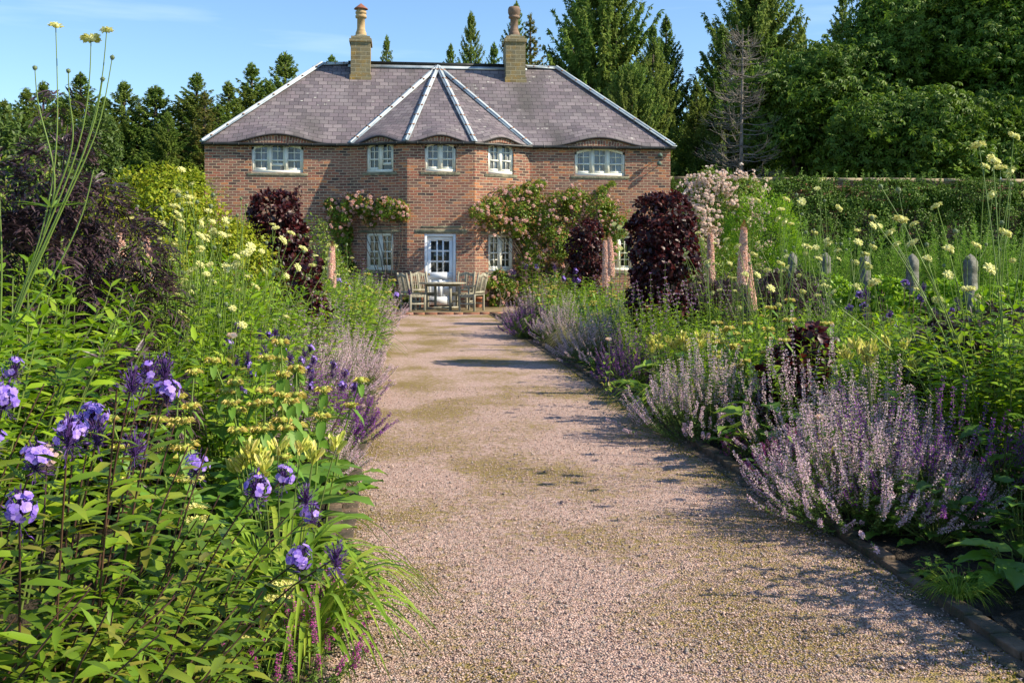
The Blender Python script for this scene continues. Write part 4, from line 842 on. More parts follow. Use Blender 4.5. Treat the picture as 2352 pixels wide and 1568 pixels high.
def blooms(mat, n, size, per=14, name='flower', cl=1):
    def f(t, rng, blobs):
        P, N = shell(rng, blobs, n // 9, 0, 0, .95); j = np.repeat(np.arange(len(P)), 9); N = nrm(N[j] + rdir(rng, len(j)) * .3); P = P[j] + rng.normal(0, size * 1.6, (len(j), 3)); out = N[:, 1] < .45; P, N = P[out], N[out]; scatter(t, rng, P, N, mat, size, name)
    return f

# ------------------------------------------------------------ left border
rng = np.random.default_rng(77); rr = lambda a, b: float(rng.uniform(a, b))
ROW = ['path side row', 'second row', 'third row', 'fourth row', 'back row']
# leafy unflowered phlox rows: y, x of path side row first
def fill(side, rows, kinds, word, cat='phlox', grp=None, name='phlox_clump'):
    for ri, (x, ys, s, dx, rn) in enumerate(rows):
        for i, y in enumerate(ys):
            k = kinds[0][(i + ri) % len(kinds[0])] if y < 10 else kinds[1][(i + ri) % len(kinds[1])]
            place(k, name, f'{word}, {ORD[i]} from the camera, {rn}, {side} border', cat, x + dx * i + rr(-.12, .12), y + rr(-.12, .12), rr(0, 6), s * rr(.94, 1.05), grp)
near, far = ['phlox0', 'phlox1', 'phlox2'], ['phloxfar0', 'phloxfar1']
fill('left', [(-1.35, (6.9, 8.1, 9.3, 10.6, 11.9), 1.08, -.02, 'row nearest the path'), (-2.05, (4.9, 6.0, 7.2, 8.5, 9.9, 11.4, 13.2), 1.46, 0, 'middle row'), (-2.95, (6.6, 7.9, 9.3, 10.8, 12.4), 1.55, 0, 'third row')],
     (near, far), 'leafy green phlox without flowers', grp='leafy green phlox clumps')
fill('left', [(-1.15, (14.6, 17, 19.5, 22, 24.5), 1.15, .0, 'far end')], (far, far), 'bushy green clump', grp='bushy green clumps towards the house')
# foreground flowering phlox
def b_phlox_flower(seed, n, h, spread, r0, nflow, lean, leaf=.125):
    def f(root):
        rng = np.random.default_rng(seed); P = stems(rng, n, h, spread, r0, hv=.13, fl=.75); P += (np.linspace(0, 1, 6) ** 1.5)[None, :, None] * np.array(lean)
        m = MB(); tubes(m, P, np.linspace(.0045, .0026, 6), 4); m.obj('stems', 'dark_stem', root)
        m = MB(); pairs(rng, P, .1, .92, 15, m, leaf, leaf * .27, (.1, .6), .3); m.obj('foliage', 'phlox_leaf_dark', root)
        for s in range(n):
            if s >= nflow * 1.5: break
            top = P[s, -1]; b = MB(); k = 110; D = nrm(rdir(rng, k) + UP * .55); q = top + D * rng.uniform(.006, .036, (k, 1)) * [1, 1, 2.1] - UP * .02
            kites(b, q, D + UP * .3, rdir(rng, k), rng.uniform(.012, .024, k), .006, .4, 0); T_ = np.stack([np.repeat(top[None], k, 0) - UP * .03, q], 1); tubes(b, T_, .0008); b.obj('bud_cluster', 'phlox_bud', root)
            if s < nflow:
                fl = MB(); k = int(rng.integers(4, 26)); D = nrm(rdir(rng, k) + UP * .6 + np.array([.25, -.6, 0])); q = top + D * .045 * rng.uniform(.7, 1.1, (k, 1))
                A_, S_, N_ = frame(rdir(rng, k), D); N_ = D; A_ = nrm(np.cross(D, S_)); B_ = np.cross(D, A_)
                for j in range(5): a = j * 2 * pi / 5; dd = A_ * cos(a) + B_ * sin(a); leaves(fl, q, dd + D * .15, D, .0145, .012, fold=.02, droop=.05, a=.4, b=.8, w2=.95)
                fl.obj('flower_cluster', 'phlox_petal' if rng.random() < .9 else 'fading_petal', root)
    return f
specs = [('front0', 101, 26, 1.25, .3, .36, 11, (.05, -.1, -.02), -1.62, 3.55, 'dark stemmed lilac phlox at the bottom left corner of the photo'),
         ('front1', 102, 28, 1.22, .3, .35, 13, (.08, -.1, -.02), -1.13, 3.5, 'lilac phlox with the largest open flower heads, in the left foreground'),
         ('front2', 103, 9, .92, .3, .25, 4, (.3, -.1, -.1), -.85, 3.9, 'dark stemmed phlox leaning towards the gravel in the left foreground'),
         ('front3', 104, 24, 1.22, .3, .36, 6, (.1, 0, 0), -1.95, 4.15, 'purple budded phlox behind the corner clump at the left edge'),
         ('front4', 105, 22, .70, .3, .34, 0, (.2, 0, 0), -.98, 2.95, 'low leafy phlox without flowers at the bottom left of the photo'),
         ('front5', 106, 22, .72, .3, .32, 0, (.2, .1, 0), -1.42, 2.9, 'leafy phlox shoots at the very bottom left corner')]
for key, sd_, n, h, sp, r0, nf, lean, x, y, lab in specs:
    proto(key, b_phlox_flower(sd_, n, h, sp, r0, nf, lean)); place(key, 'flowering_phlox' if nf else 'phlox_clump', lab, 'phlox', x, y)
for lab, x, y, s in (('leafy phlox shoots low between the corner clump and the lilac heads', -1.28, 3.25, 1.0), ('leafy phlox shoots low at the left foreground path side', -.82, 3.35, .85), ('leafy phlox filling the left edge below the purple buds', -1.95, 3.5, 1.15), ('leafy phlox behind the bottom left corner shoots', -1.6, 3.05, .9)):
    place('front4', 'phlox_clump', lab, 'phlox', x, y, rr(0, 6), s)
P_ = [('front1', 635, 7.2, .72, 'lilac phlox flowering among green leaves below the left beech column'), ('front0', 585, 8.0, .8, 'violet phlox half hidden in the green clumps of the left border')]
for k, px, d, s, lab in P_: x, y = gnd(px, d); place(k, 'flowering_phlox', lab, 'phlox', x, y, rr(0, 6), s * 1.02)
x, y = gnd(800, 19); place('front2', 'flowering_phlox', 'violet phlox in front of the left bay window', 'phlox', x, y, 1, 1.35)
x, y = gnd(1238, 21); place('front3', 'flowering_phlox', 'violet phlox below the small beech column on the right', 'phlox', x, y, 1, 1.15)
x, y = gnd(2070, 10.8); place('front0', 'flowering_phlox', 'violet phlox in front of the stone posts', 'phlox', x, y, 2.5, 1.0)
# daylilies, big leaves, edging plants
x, y = gnd(690, 4.75); place('lily0', 'daylily', 'daylily with pale yellow buds and arching leaves at the left path edge', 'daylily', x - .08, y, .5, .92)
x, y = gnd(640, 4.3); place('lily_leafy', 'daylily', 'leafy daylily without flowers arching over the gravel in the left foreground', 'daylily', x + .12, y, 1.5, .8)
x, y = gnd(870, 20); place('lily1', 'daylily', 'yellow daylily at the far end of the left border', 'daylily', x - .15, y, 2.5, 1.0)
x, y = gnd(860, 16); place('lily1', 'daylily', 'yellow budded daylily between catmints in the left border', 'daylily', x - .2, y, 3.5, .95)
for lab, px, d, s, k in (('catmint at the end of the left border nearest the chairs', 884, 25.2, 1.5, 0), ('pale catmint spilling over the left kerb near the chairs', 872, 21.5, 1.35, 1), ('pale catmint halfway along the left path edge', 850, 17.5, 1.3, 0),
                         ('pale catmint just behind the purple salvia on the left', 832, 14, 1.25, 1), ('dense lilac catmint left of the purple salvia', 795, 11.5, 1.2, 0), ('tall catmint in the middle of the left border', 745, 10.6, 1.25, 1),
                         ('catmint low over the left kerb in front of the purple salvia', 830, 7.7, .75, 0), ('catmint behind the yellow whorled phlomis', 735, 8.6, 1.0, 1), ('slim catmint between green leaves and purple salvia', 700, 10.2, 1.1, 1), ('bushy catmint over the left kerb halfway to the house', 850, 12.2, 1.1, 0)):
    x, y = gnd(px, d); place(f'catmint{k}', 'catmint', lab, 'catmint', x - .42, y, rr(0, 6), s * .8, 'lilac catmints of the left border')
x, y = gnd(805, 8.9); place('salvia', 'purple_salvia', 'deep purple salvia mound at the left edge of the path', 'salvia', x - .28, y, 1, .9)
x, y = gnd(855, 10.2); place('salvia_lean', 'purple_salvia', 'purple salvia stems leaning over the gravel behind the purple mound', 'salvia', x - .6, y, 1, .65)
x, y = gnd(760, 4.55); place('salvia_small', 'magenta_salvia', 'magenta salvia at the bottom edge beside the gravel', 'salvia', x - .05, y - .1, 1, .8)
x, y = gnd(590, 4.1); place('salvia_small', 'magenta_salvia', 'magenta salvia among leaves at the bottom of the left border', 'salvia', x + .15, y - .15, 2, .85)
for lab, px, d, s, k in (('pale yellow phlomis with stacked whorls in the left foreground', 640, 5.6, 1.05, 0), ('yellow whorled phlomis at the left path edge behind the daylily', 725, 6.0, 1.1, 1), ('phlomis with few whorls beside the lilac phlox', 460, 5.2, 1.02, 0), ('phlomis near the far end of the left border', 838, 17, 1.25, 1)):
    x, y = gnd(px, d); place(f'phlomis{k}', 'phlomis', lab, 'phlomis', x - .1, y, rr(0, 6), s, 'yellow phlomis plants of the left border')
def b_broad(seed, n, L, W, h=.25, mat='broad_leaf'):
    def f(root):
        rng = np.random.default_rng(seed); m = MB(); a = rng.uniform(0, 2 * pi, n); o = np.stack([np.cos(a), np.sin(a), a * 0], 1); P = o * rng.uniform(.02, .25, n)[:, None] + UP * rng.uniform(.04, h, n)[:, None]
        S = L * rng.uniform(.6, 1.1, n); bigleaves(m, rng, P, o + UP * rng.uniform(0, .5, n)[:, None], UP + rdir(rng, n) * .25, S, W / L * S); m.obj('leaves', mat, root, smooth=True)
        T_ = np.stack([o * .01, P], 1); m = MB(); tubes(m, T_, .004, 4); m.obj('stalks', 'green_stem', root)
    return f
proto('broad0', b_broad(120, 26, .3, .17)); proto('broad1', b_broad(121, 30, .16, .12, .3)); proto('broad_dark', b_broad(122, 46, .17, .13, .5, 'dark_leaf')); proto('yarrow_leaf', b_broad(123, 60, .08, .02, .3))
x, y = gnd(745, 5.25); place('broad0', 'broad_leaved_plant', 'large smooth green leaves lying over the left path edge', 'plant', x - .12, y, .3, .85)
x, y = gnd(560, 4.9); place('broad0', 'broad_leaved_plant', 'large green leaves between phlox and daylily', 'plant', x, y, 2.3, .9)
for i, (lab, px, d, k, s) in enumerate((('low broad leaves under the catmint at the left kerb', 808, 7.0, 'broad1', .9), ('pale green bushy leaves behind the yellow phlomis', 560, 6.6, 'broad1', 1.9), ('yellow green leaves left of the lilac catmint', 640, 7.4, 'broad1', 2.0))):
    x, y = gnd(px, d); place(k, 'leafy_perennial', lab, 'plant', x - .1, y, i, s)
# pale yellow yarrow heads
def yarrow(lab, px, py, d, k):
    p = at(px, py, d); t = thing('yarrow', lab, 'yarrow', (p.x, p.y, 0)); rg = np.random.default_rng(k); m = MB(); P = np.array([[[0, 0, 0], [.02, 0, p.z * .5], [0, 0, p.z]]]); tubes(m, P, .003, 4); m.obj('stem', 'green_stem', t)
    m = MB(); n = 150; a = rg.uniform(0, 6.3, n); r = np.sqrt(rg.uniform(0, 1, n)) * .045; kites(m, np.stack([r * np.cos(a), r * np.sin(a), p.z + rg.uniform(0, .008, n)], 1), rdir(rg, n) + UP * .3, UP, .012, .01); m.obj('flower_head', 'yarrow_flower', t)
for i, (px, py, d) in enumerate(((442, 1102, 4.2), (452, 1166, 4.1), (455, 1195, 4.0), (652, 1345, 4.1), (640, 1375, 4.05), (555, 1465, 3.9))):
    yarrow(f'pale yellow flat yarrow head, {ORD[i]} from the top in the left foreground', px, py, d, i)
# single cream roses
def rose_bloom(lab, px, py, d, h):
    p = at(px, py, d); t = thing('cream_rose', lab, 'rose', (p.x, p.y, 0)); m = MB(); tubes(m, np.array([[[0, .05, 0], [.02, .02, p.z * .6], [0, 0, p.z]]]), .003, 4); m.obj('stem', 'green_stem', t)
    rg = np.random.default_rng(int(px)); m = MB(); a = np.arange(9) * 2 * pi / 9; o = np.stack([np.cos(a), np.sin(a) * .6, .5 + .3 * np.sin(a * 2)], 1); leaves(m, np.tile([[0, 0, p.z]], (9, 1)), o, UP + o * -.3, .045, .042, fold=.15, droop=-.25, a=.35, b=.75, w2=1); m.obj('flower', 'rose_blush', t)
    m = MB(); n = 40; leaves(m, np.stack([rg.normal(0, .08, n), rg.normal(0, .08, n), rg.uniform(.2, .9, n) * p.z], 1), rdir(rg, n) + UP * .2, UP + rdir(rg, n) * .3, .06, .032); m.obj('foliage', 'rose_leaf', t)
rose_bloom('cream rose open above the green phlox in the left border', 533, 778, 6.4, 1); rose_bloom('cream rose beside the right path edge between catmints', 1398, 783, 11.2, 1); rose_bloom('cream rose hidden in the large right catmint', 1885, 965, 6.6, 1)
# tall shrubs on the left
def elder_leaves(name_t, label, x, y, blobs, n, seed, flowers=0):
    rng = np.random.default_rng(seed); t = thing('black_elder', label, 'elder shrub', (x, y, 0)); P, N = shell(rng, blobs, n, 60, .2, .7); k = len(P); D = nrm(N * [1, 1, .5] + rdir(rng, k) * .6); m = MB()
    Dh, S, U = frame(D, UP + rdir(rng, k) * .3)
    for j in range(6):
        q = P + D * (.025 * j) - UP * (.004 * j * j)
        for s_ in (-1, 1): leaves(m, q, D * .7 + S * s_ * .8 + rdir(rng, k) * .2, U, rng.uniform(.07, .13, k) * (1 - .06 * j), .015, droop=rng.uniform(.1, .7, k))
    leaves(m, P + D * .15 - UP * .1 * .25, D, U, .08, .012, droop=.4); m.obj('foliage', 'elder_leaf', t)
    m = MB(); q = 26; B = np.array(blobs); bi = rng.integers(0, len(blobs), q); E = B[bi, :3] + rdir(rng, q) * B[bi, 3:6] * .8; kk = np.linspace(0, 1, 8)[None, :, None]
    tubes(m, E[:, None] * kk * [1, 1, 1] + UP * np.sin(kk * pi) * .25, np.linspace(.02, .004, 8), 5); m.obj('branches', 'dark_stem', t)
    if flowers: blooms('elder_flower', flowers, .018, 60)(t, rng, blobs)
    return t
x, y = gnd(95, 7.4)
elder_leaves('e', 'large black leaved elder at the left edge with a tall spire', x, y, [(0, 0, 1.4, .5, .5, .5), (.1, 0, 2.1, .2, .25, .35), (-.5, .1, 1.75, .4, .4, .35), (.5, .1, 1.6, .28, .3, .3), (-.2, 0, .8, .6, .6, .6), (.13, 0, 2.5, .10, .12, .25), (-.3, 0, 2.0, .18, .2, .25), (.35, 0, 1.95, .15, .2, .2), (.62, 0, 1.25, .3, .3, .25), (.4, 0, .9, .4, .4, .4)], 1800, 201, 16)
x, y = gnd(285, 6.2); elder_leaves('e', 'small black elder growing through the green phlox on the left', x, y, [(0, 0, .75, .35, .3, .3)], 160, 202)
x, y = gnd(375, 13.5)
def gold_extra(t, rng, blobs):
    P, N = shell(rng, blobs, 500, 0, 0, 1.0); k = N[:, 2] > .1; P, N = P[k], N[k]; i = np.repeat(np.arange(len(P)), 24); m = MB(); q = P[i] + rng.normal(0, .05, (len(i), 3)) * [1, 1, .12] + N[i] * .04; kites(m, q, rdir(rng, len(i)), UP, .016, .014); m.obj('flower_heads', 'gold_leaf', t)
shrub('golden_shrub', 'round golden yellow leaved shrub behind the black elder on the left', 'shrub', x, y, [(0, 0, 1.55, 1.05, .8, 1.1), (-.7, .1, 1.3, .8, .7, .9), (.75, 0, 1.1, .7, .7, .9), (.1, .1, 2.2, .55, .5, .5)], 19000, .06, .034, 'gold_leaf', clumps=70, cs=.12, seed=203, extra=gold_extra)
for i, (px, d, s, k, lab) in enumerate(((345, 7.9, 1.02, 0, 'pale giant scabious beside the black elder'), (430, 8.3, 1.05, 1, 'pale giant scabious crowding in front of the golden shrub'), (505, 8.1, 1.0, 2, 'giant scabious with many open heads below the left wing window'), (560, 8.9, 1.08, 0, 'giant scabious reaching up in front of the left wing wall'), (470, 9.6, 1.05, 1, 'giant scabious deep in the left border'),
                                        (708, 16.5, 1.0, 2, 'small giant scabious right of the left beech column'), (740, 18.0, .95, 0, 'far giant scabious beside the left foxtail lilies'))):
    x, y = gnd(px, d); place(f'scab{k}', 'giant_scabious', lab, 'giant scabious', x, y, rr(0, 6), s, 'giant scabious of the left border')
# the tall foreground scabious, stem by stem as in the photo
def tall_scab(label, base, tips, d, seed):
    t = thing('giant_scabious', label, 'giant scabious', (base.x, base.y, 0)); rg = np.random.default_rng(seed); m = MB(); P = []
    for path_, hd in tips:
        pts = [at(px, py, d + dd) - Vector((base.x, base.y, 0)) for px, py, dd in path_]; a = np.array([list(p) for p in pts]); tt = np.linspace(0, 1, len(a)); q = np.linspace(0, 1, 14); xs = np.stack([np.interp(q, tt, a[:, c_]) for c_ in range(3)], 1)
        for _ in range(3): xs[1:-1] = (xs[:-2] + xs[1:-1] * 2 + xs[2:]) / 4
        P.append(xs)
    P = np.array(P); tubes(m, P, np.linspace(.0048, .0022, 14), 6); m.obj('stems', 'pale_stem', t)
    for (path_, hd), xs in zip(tips, P):
        if hd:
            o = bpy.data.objects.new('flower_head' if hd > 0 else 'seed_head', HEAD if hd > 0 else BUTTON); C.objects.link(o); o.parent = t; o.location = xs[-1]; k = abs(hd); o.scale = (k, k, k); o.rotation_euler = (rg.normal(0, .15), rg.normal(0, .15), rg.uniform(0, 6))
    return t, P
st = [([(-40, 900, 0), (40, 700, 0), (105, 520, 0), (137, 330, 0), (128, 62, 0)], 0.95), ([(30, 740, 0), (90, 560, 0), (150, 430, 0), (195, 300, 0), (208, 175, 0), (209, 92, 0)], 1.25), ([(40, 720, 0), (110, 540, 0), (185, 380, 0), (233, 220, 0), (245, 72, 0)], .85),
      ([(45, 700, 0), (125, 520, 0), (180, 400, 0), (232, 290, 0), (258, 132, 0)], -.75), ([(60, 650, 0), (140, 480, 0), (190, 360, 0), (222, 270, 0), (236, 182, 0)], -.75), ([(100, 540, 0), (135, 430, 0), (110, 320, 0), (85, 240, 0), (80, 156, 0)], -.75),
      ([(120, 470, 0), (160, 370, 0), (172, 300, 0), (158, 230, 0), (157, 163, 0)], -.7), ([(0, 790, 0), (5, 600, 0), (0, 480, 0), (-10, 300, 0)], 0), ([(20, 770, 0), (120, 640, 0), (190, 500, 0), (215, 390, 0)], 0)]
b0 = at(-60, 1000, 4.6); tl, P = tall_scab('tallest giant scabious with long bare stems at the left edge, rising over the sky', Vector((b0.x, b0.y, 0)), st, 4.6, 5)
m = MB(); rg = np.random.default_rng(5); tubes(m, np.array([[list(at(-40, 900, 4.6) - Vector((b0.x, b0.y, 0))), [0, 0, .3], [0, 0, 0]]]), .009, 6); m.obj('stalk', 'pale_stem', tl)
m = MB(); p = np.array([list(at(117, 478, 4.6) - Vector((b0.x, b0.y, 0)))]); a = np.linspace(0, 5.5, 8); o = np.stack([np.cos(a), np.sin(a) * .6, .35 + a * 0], 1); leaves(m, np.repeat(p, 8, 0), o, UP + o * -.2, .16, .02, droop=.25)
n = 26; leaves(m, np.array([list(at(20, 800, 4.6) - Vector((b0.x, b0.y, 0)))]) + rg.normal(0, .09, (n, 3)), rdir(rg, n) * [1, 1, .4] + UP * .2, UP, .16, .04, droop=.3); m.obj('foliage', 'scabious_leaf', tl)
# beech columns
def beech(label, px, d, w, h, seed, n=9000, z0=0.0):
    x, y = gnd(px, d); k = 7; rb = random.Random(seed); bl = [(rb.uniform(-.05, .05), rb.uniform(-.05, .05), z0 + h * (i + .5) / k, w * rb.uniform(.86, 1.08) * (.8 if i == k - 1 else 1), w, h / k * 1.0) for i in range(k)]
    def sprigs(t, rng, blobs):
        q = 14; a = rng.uniform(0, 6.3, q); b_ = np.stack([np.cos(a) * w * .7, np.sin(a) * w * .7, a * 0 + h * .96], 1); P = np.stack([b_, b_ + rdir(rng, q) * [.06, .06, 0] + UP * rng.uniform(.12, .3, (q, 1))], 1)
        for i in range(q): m = MB(); tubes(m, P[i:i + 1], .003); pp, tn = samp(P, np.full(7, i), rng.uniform(.2, 1, 7)); leaves(m, pp, rdir(rng, 7) + UP * .4, rdir(rng, 7), .065, .042); m.obj('sprig', 'beech_leaf', t)
    shrub('purple_beech', label, 'beech', x, y, bl, n, .075, .052, 'beech_leaf', clumps=45, cs=.13, seed=seed, rad=.03, extra=sprigs, lo=.86, group='purple beech columns beside the path')
beech('dark purple beech column in the left border below the left wing window', 636, 15, .42, 2.3, 301)
beech('largest dark purple beech column, in the middle of the right border', 1522, 15.2, .50, 2.28, 302, 12000)
beech('small distant purple beech column in front of the climbing rose', 1345, 24, .40, 2.2, 303, 7000)
beech('loose purple beech shoots behind the left catmint', 705, 13.2, .22, 1.35, 305, 1500)
x, y = gnd(1828, 9.0)
shrub('young_beech', 'low young purple beech in the middle of the right border', 'beech', x, y, [(0, 0, .55, .28, .28, .36), (.15, .05, .8, .2, .2, .2), (-.1, 0, .3, .25, .25, .3)], 1300, .075, .055, 'beech_leaf', clumps=25, cs=.2, seed=304)
# foxtail lilies
for i, (px, d, top, k, lab) in enumerate(((262, 10, 505, 0, 'pink foxtail lily behind the black elder leaves'), (343, 9.4, 520, 1, 'thick pink foxtail lily spike among the scabious on the left'), (309, 9.7, 575, 0, 'short pink foxtail lily between two taller ones on the left'), (757, 19, 556, 1, 'left one of two slim foxtail lilies near the left bay window'), (768, 19.5, 553, 0, 'right one of two slim foxtail lilies near the left bay window'),
                                          (1390, 18.5, 538, 0, 'left one of two foxtail lilies in front of the climbing rose'), (1404, 17.5, 535, 1, 'right one of two foxtail lilies in front of the climbing rose'), (1632, 16, 518, 0, 'foxtail lily right beside the largest beech column'), (1706, 12, 505, 1, 'tallest and thickest foxtail lily in the right border'), (1755, 13, 562, 0, 'leaning shorter foxtail lily right of the tallest one'))):
    x, y = gnd(px, d); z = EYE + (HY - top) * d / F; place(f'foxtail{k}', 'foxtail_lily', lab, 'foxtail lily', x, y, i, z / 1.9 * 1.0, 'pink foxtail lilies', tilt=(0, .12 if px == 1755 else rr(-.03, .05)))
# poppy seed heads on thin stems
for i, (px, py, by, d) in enumerate(((796, 562, 690, 17), (776, 575, 690, 17.5), (2, 620, 620, 5), (1625, 612, 760, 9.5), (1275, 635, 700, 18), (1590, 560, 600, 19))):
    if px < 10: continue
    p = at(px, py, d); t = thing('poppy_stalk', ['bare stalk with a round seed head before the left bay window', 'shorter bare stalk left of the one before the bay window', '', 'tall bare seed stalk right of the young beech', 'bare seed stalk before the climbing rose', 'bare seed stalk behind the largest beech'][i], 'seed head', (p.x, p.y, 0), 0, 'bare seed stalks'); m = MB(); tubes(m, np.array([[[.04, 0, 0], [.03, 0, p.z * .6], [0, 0, p.z]]]), .004, 5); m.obj('stalk', 'pale_stem', t)
    m = MB(); lathe(m, [(0, -.02), (.018, -.01), (.022, .005), (.014, .018), (.018, .022), (0, .024)], 9, (0, 0, p.z)); m.obj('seed_head', 'seed_head', t)
for lab, px, d, s in (('mauve whorled stems in front of the left bay window', 815, 20, 1.15), ('loose mauve bergamot in the middle of the left border', 660, 10.5, 1.0), ('mauve bergamot above the left catmints', 745, 13, 1.0), ('mauve whorled stems in front of the largest beech', 1500, 12.8, 1.15), ('mauve bergamot right of the largest beech', 1600, 13.5, 1.1), ('mauve whorled stems left of the largest beech', 1420, 16, 1.15), ('mauve bergamot in front of the left posts', 1850, 12.5, 1.0)):
    x, y = gnd(px, d); place('mauve_loose', 'bergamot', lab, 'bergamot', x, y, rr(0, 6), s, 'mauve whorled bergamots')

# ------------------------------------------------------------ right border
fill('right', [(3.45, (8.6, 9.8, 11.0, 12.3), .88, .0, 'middle row'), (4.6, (8.2, 9.5, 10.9, 12.4, 14.0, 15.6), .96, .0, 'third row'), (5.35, (8.0, 9.4, 10.9, 12.4), .85, 0, 'back row')],
     (near, far), 'leafy green phlox without flowers', grp='leafy green phlox clumps')
fill('right', [(3.35, (13.6, 15.4, 17.6, 19.6, 21.6), .85, 0, 'path side')], (far, far), 'green leafy clump', grp='bushy green clumps towards the house')
fill('right', [(3.75, (14.2, 16.8, 18.6, 20.6, 22.8), 1.0, 0, 'far end')], (far, far), 'bushy green clump', grp='bushy green clumps towards the house')
for lab, px, by, s, k, dx in (('largest catmint, spilling over the kerb in the right foreground', 1905, 1205, .88, 0, .2), ('catmint forming the back of the large right foreground mound', 1950, 1110, .9, 1, .2), ('catmint at the right side of the foreground mound', 2030, 1190, .72, 0, .15),
                              ('rounded catmint second from the camera along the right kerb', 1600, 1010, .92, 1, .1), ('catmint behind the rounded one on the right kerb', 1640, 950, .62, 0, .35), ('catmint halfway along the right kerb', 1380, 838, 1.0, 0, .12), ('tall catmint just behind the halfway one on the right', 1410, 818, .95, 1, .3),
                              ('catmint beside the pale grass on the right', 1298, 790, .95, 1, .08), ('lilac catmint at the far end of the right border', 1195, 758, 1.0, 0, .4), ('far lilac catmint in front of the climbing rose', 1225, 738, 1.0, 1, .35)):
    d = F * 1.6 / (by - HY); x, y = gnd(px, d); place(f'catmint{k}', 'catmint', lab, 'catmint', x + dx, y, rr(0, 6), s, 'lilac catmints of the right border')
x, y = gnd(1830, 8.1); place('catmint_open', 'catmint', 'tall open catmint behind the foreground mound on the right', 'catmint', x + .15, y, 1, .92)
x, y = gnd(1725, 8.3); place('broad1', 'leafy_perennial', 'bright green leaves between the foreground and the rounded right catmint', 'plant', x + .1, y, 1, 1.5)
x, y = gnd(1510, 11.6); place('broad1', 'leafy_perennial', 'bright green leaves between the rounded and the halfway right catmint', 'plant', x + .1, y, 2, 1.7)
x, y = gnd(1720, 7.3); place('catmint_open', 'catmint', 'short catmint stems trailing over the right kerb', 'catmint', x + .45, y - .2, 3, .6)
x, y = gnd(2060, 6.6); place('salvia_lean', 'purple_salvia', 'deep purple salvia stems rising through the large right catmint', 'salvia', x + .1, y, 2, 1.0)
x, y = gnd(2140, 6.3); place('salvia_lean', 'purple_salvia', 'dark purple salvia at the right side of the large catmint', 'salvia', x + .1, y, 4, .98)
x, y = gnd(1442, 13); place('salvia', 'purple_salvia', 'purple salvia between two catmints on the right kerb', 'salvia', x + .1, y, 2, .8)
x, y = gnd(1215, 20.5); place('salvia', 'purple_salvia', 'purple salvia at the far end of the right border', 'salvia', x + .1, y, 2, 1.0)
x, y = gnd(1790, 7.2); place('salvia_small', 'magenta_salvia', 'magenta salvia spikes in front of the large right catmint', 'salvia', x + .12, y - .1, 2, 1.15)
x, y = gnd(1660, 8.4); place('salvia_small', 'magenta_salvia', 'low magenta salvia beside the kerb under the rounded catmint', 'salvia', x + .15, y, 3, .6)
for lab, px, d, s, k in (('daylily with many pale buds behind the rounded catmint on the right', 1570, 10.2, 1.0, 'lily0'), ('daylily with a few buds beside the right kerb', 1505, 10.3, .9, 'lily1'), ('daylily with yellow buds above the large right catmint', 2000, 7.4, 1.12, 'lily1'), ('green daylily without flowers on the far right kerb', 1243, 20.3, 1.0, 'lily_leafy')):
    x, y = gnd(px, d); place(k, 'daylily', lab, 'daylily', x + .1, y, rr(0, 6), s, 'daylilies of the right border')
for lab, px, d, s, k in (('yellow whorled phlomis left of the young beech', 1745, 9.3, 1.12, 1), ('yellow whorled phlomis behind the young beech', 1825, 10.2, 1.15, 0), ('yellow phlomis in front of the green clumps, far right border', 1385, 17.5, 1.1, 1), ('small yellow phlomis near the far right catmint', 1265, 20.5, 1.15, 0), ('leaning yellow phlomis above the rounded right catmint', 1705, 9.6, .98, 0)):
    x, y = gnd(px, d); place(f'phlomis{k}', 'phlomis', lab, 'phlomis', x, y, rr(0, 6), s, 'yellow phlomis plants of the right border')
for i, (px, d, s, k, lab) in enumerate(((1700, 13, .95, 0, 'giant scabious behind the tallest foxtail lily'), (1800, 12.0, 1.0, 1, 'giant scabious in the middle of the right border'), (1880, 11.5, 1.02, 2, 'giant scabious just left of the nearest posts'), (1925, 12.5, 1.0, 0, 'giant scabious reaching above the wall line on the right'), (1985, 10.8, .95, 1, 'giant scabious leaning before the second post'), (1770, 10.5, .9, 2, 'giant scabious near the young beech'),
                                        (2270, 8.2, 1.05, 0, 'giant scabious at the right edge of the photo'), (2330, 7.0, 1.12, 1, 'tallest giant scabious at the right edge, above the dark hedge'), (2230, 9.5, 1.0, 2, 'giant scabious beside the nearest stone post'), (1425, 19, 1.0, 2, 'pale giant scabious left of the largest beech'), (1440, 17, .95, 0, 'giant scabious touching the largest beech'), (1640, 14.5, .9, 1, 'giant scabious beside the bright green round shrub'))):
    x, y = gnd(px, d); place(f'scab{3 + k % 2}', 'giant_scabious', lab, 'giant scabious', x, y, rr(0, 6), s, 'giant scabious of the right border')
x, y = gnd(2245, 9.2); elder_leaves('e', 'black elder beside the nearest stone post on the right', x, y, [(0, 0, .75, .4, .35, .4), (.3, 0, .85, .3, .3, .25)], 380, 402)
x, y = gnd(2200, 8.0); elder_leaves('e', 'low black elder in the back of the right border', x, y, [(0, 0, .8, .3, .3, .3)], 200, 403)
x, y = gnd(1805, 14); elder_leaves('e', 'thin dark elder right of the leaning foxtail lily', x, y, [(0, 0, 1.0, .5, .35, .45)], 380, 404)
x, y = gnd(1640, 15.2); elder_leaves('e', 'dark elder at the foot of the largest beech', x, y, [(0, 0, .85, .5, .35, .45)], 380, 405)
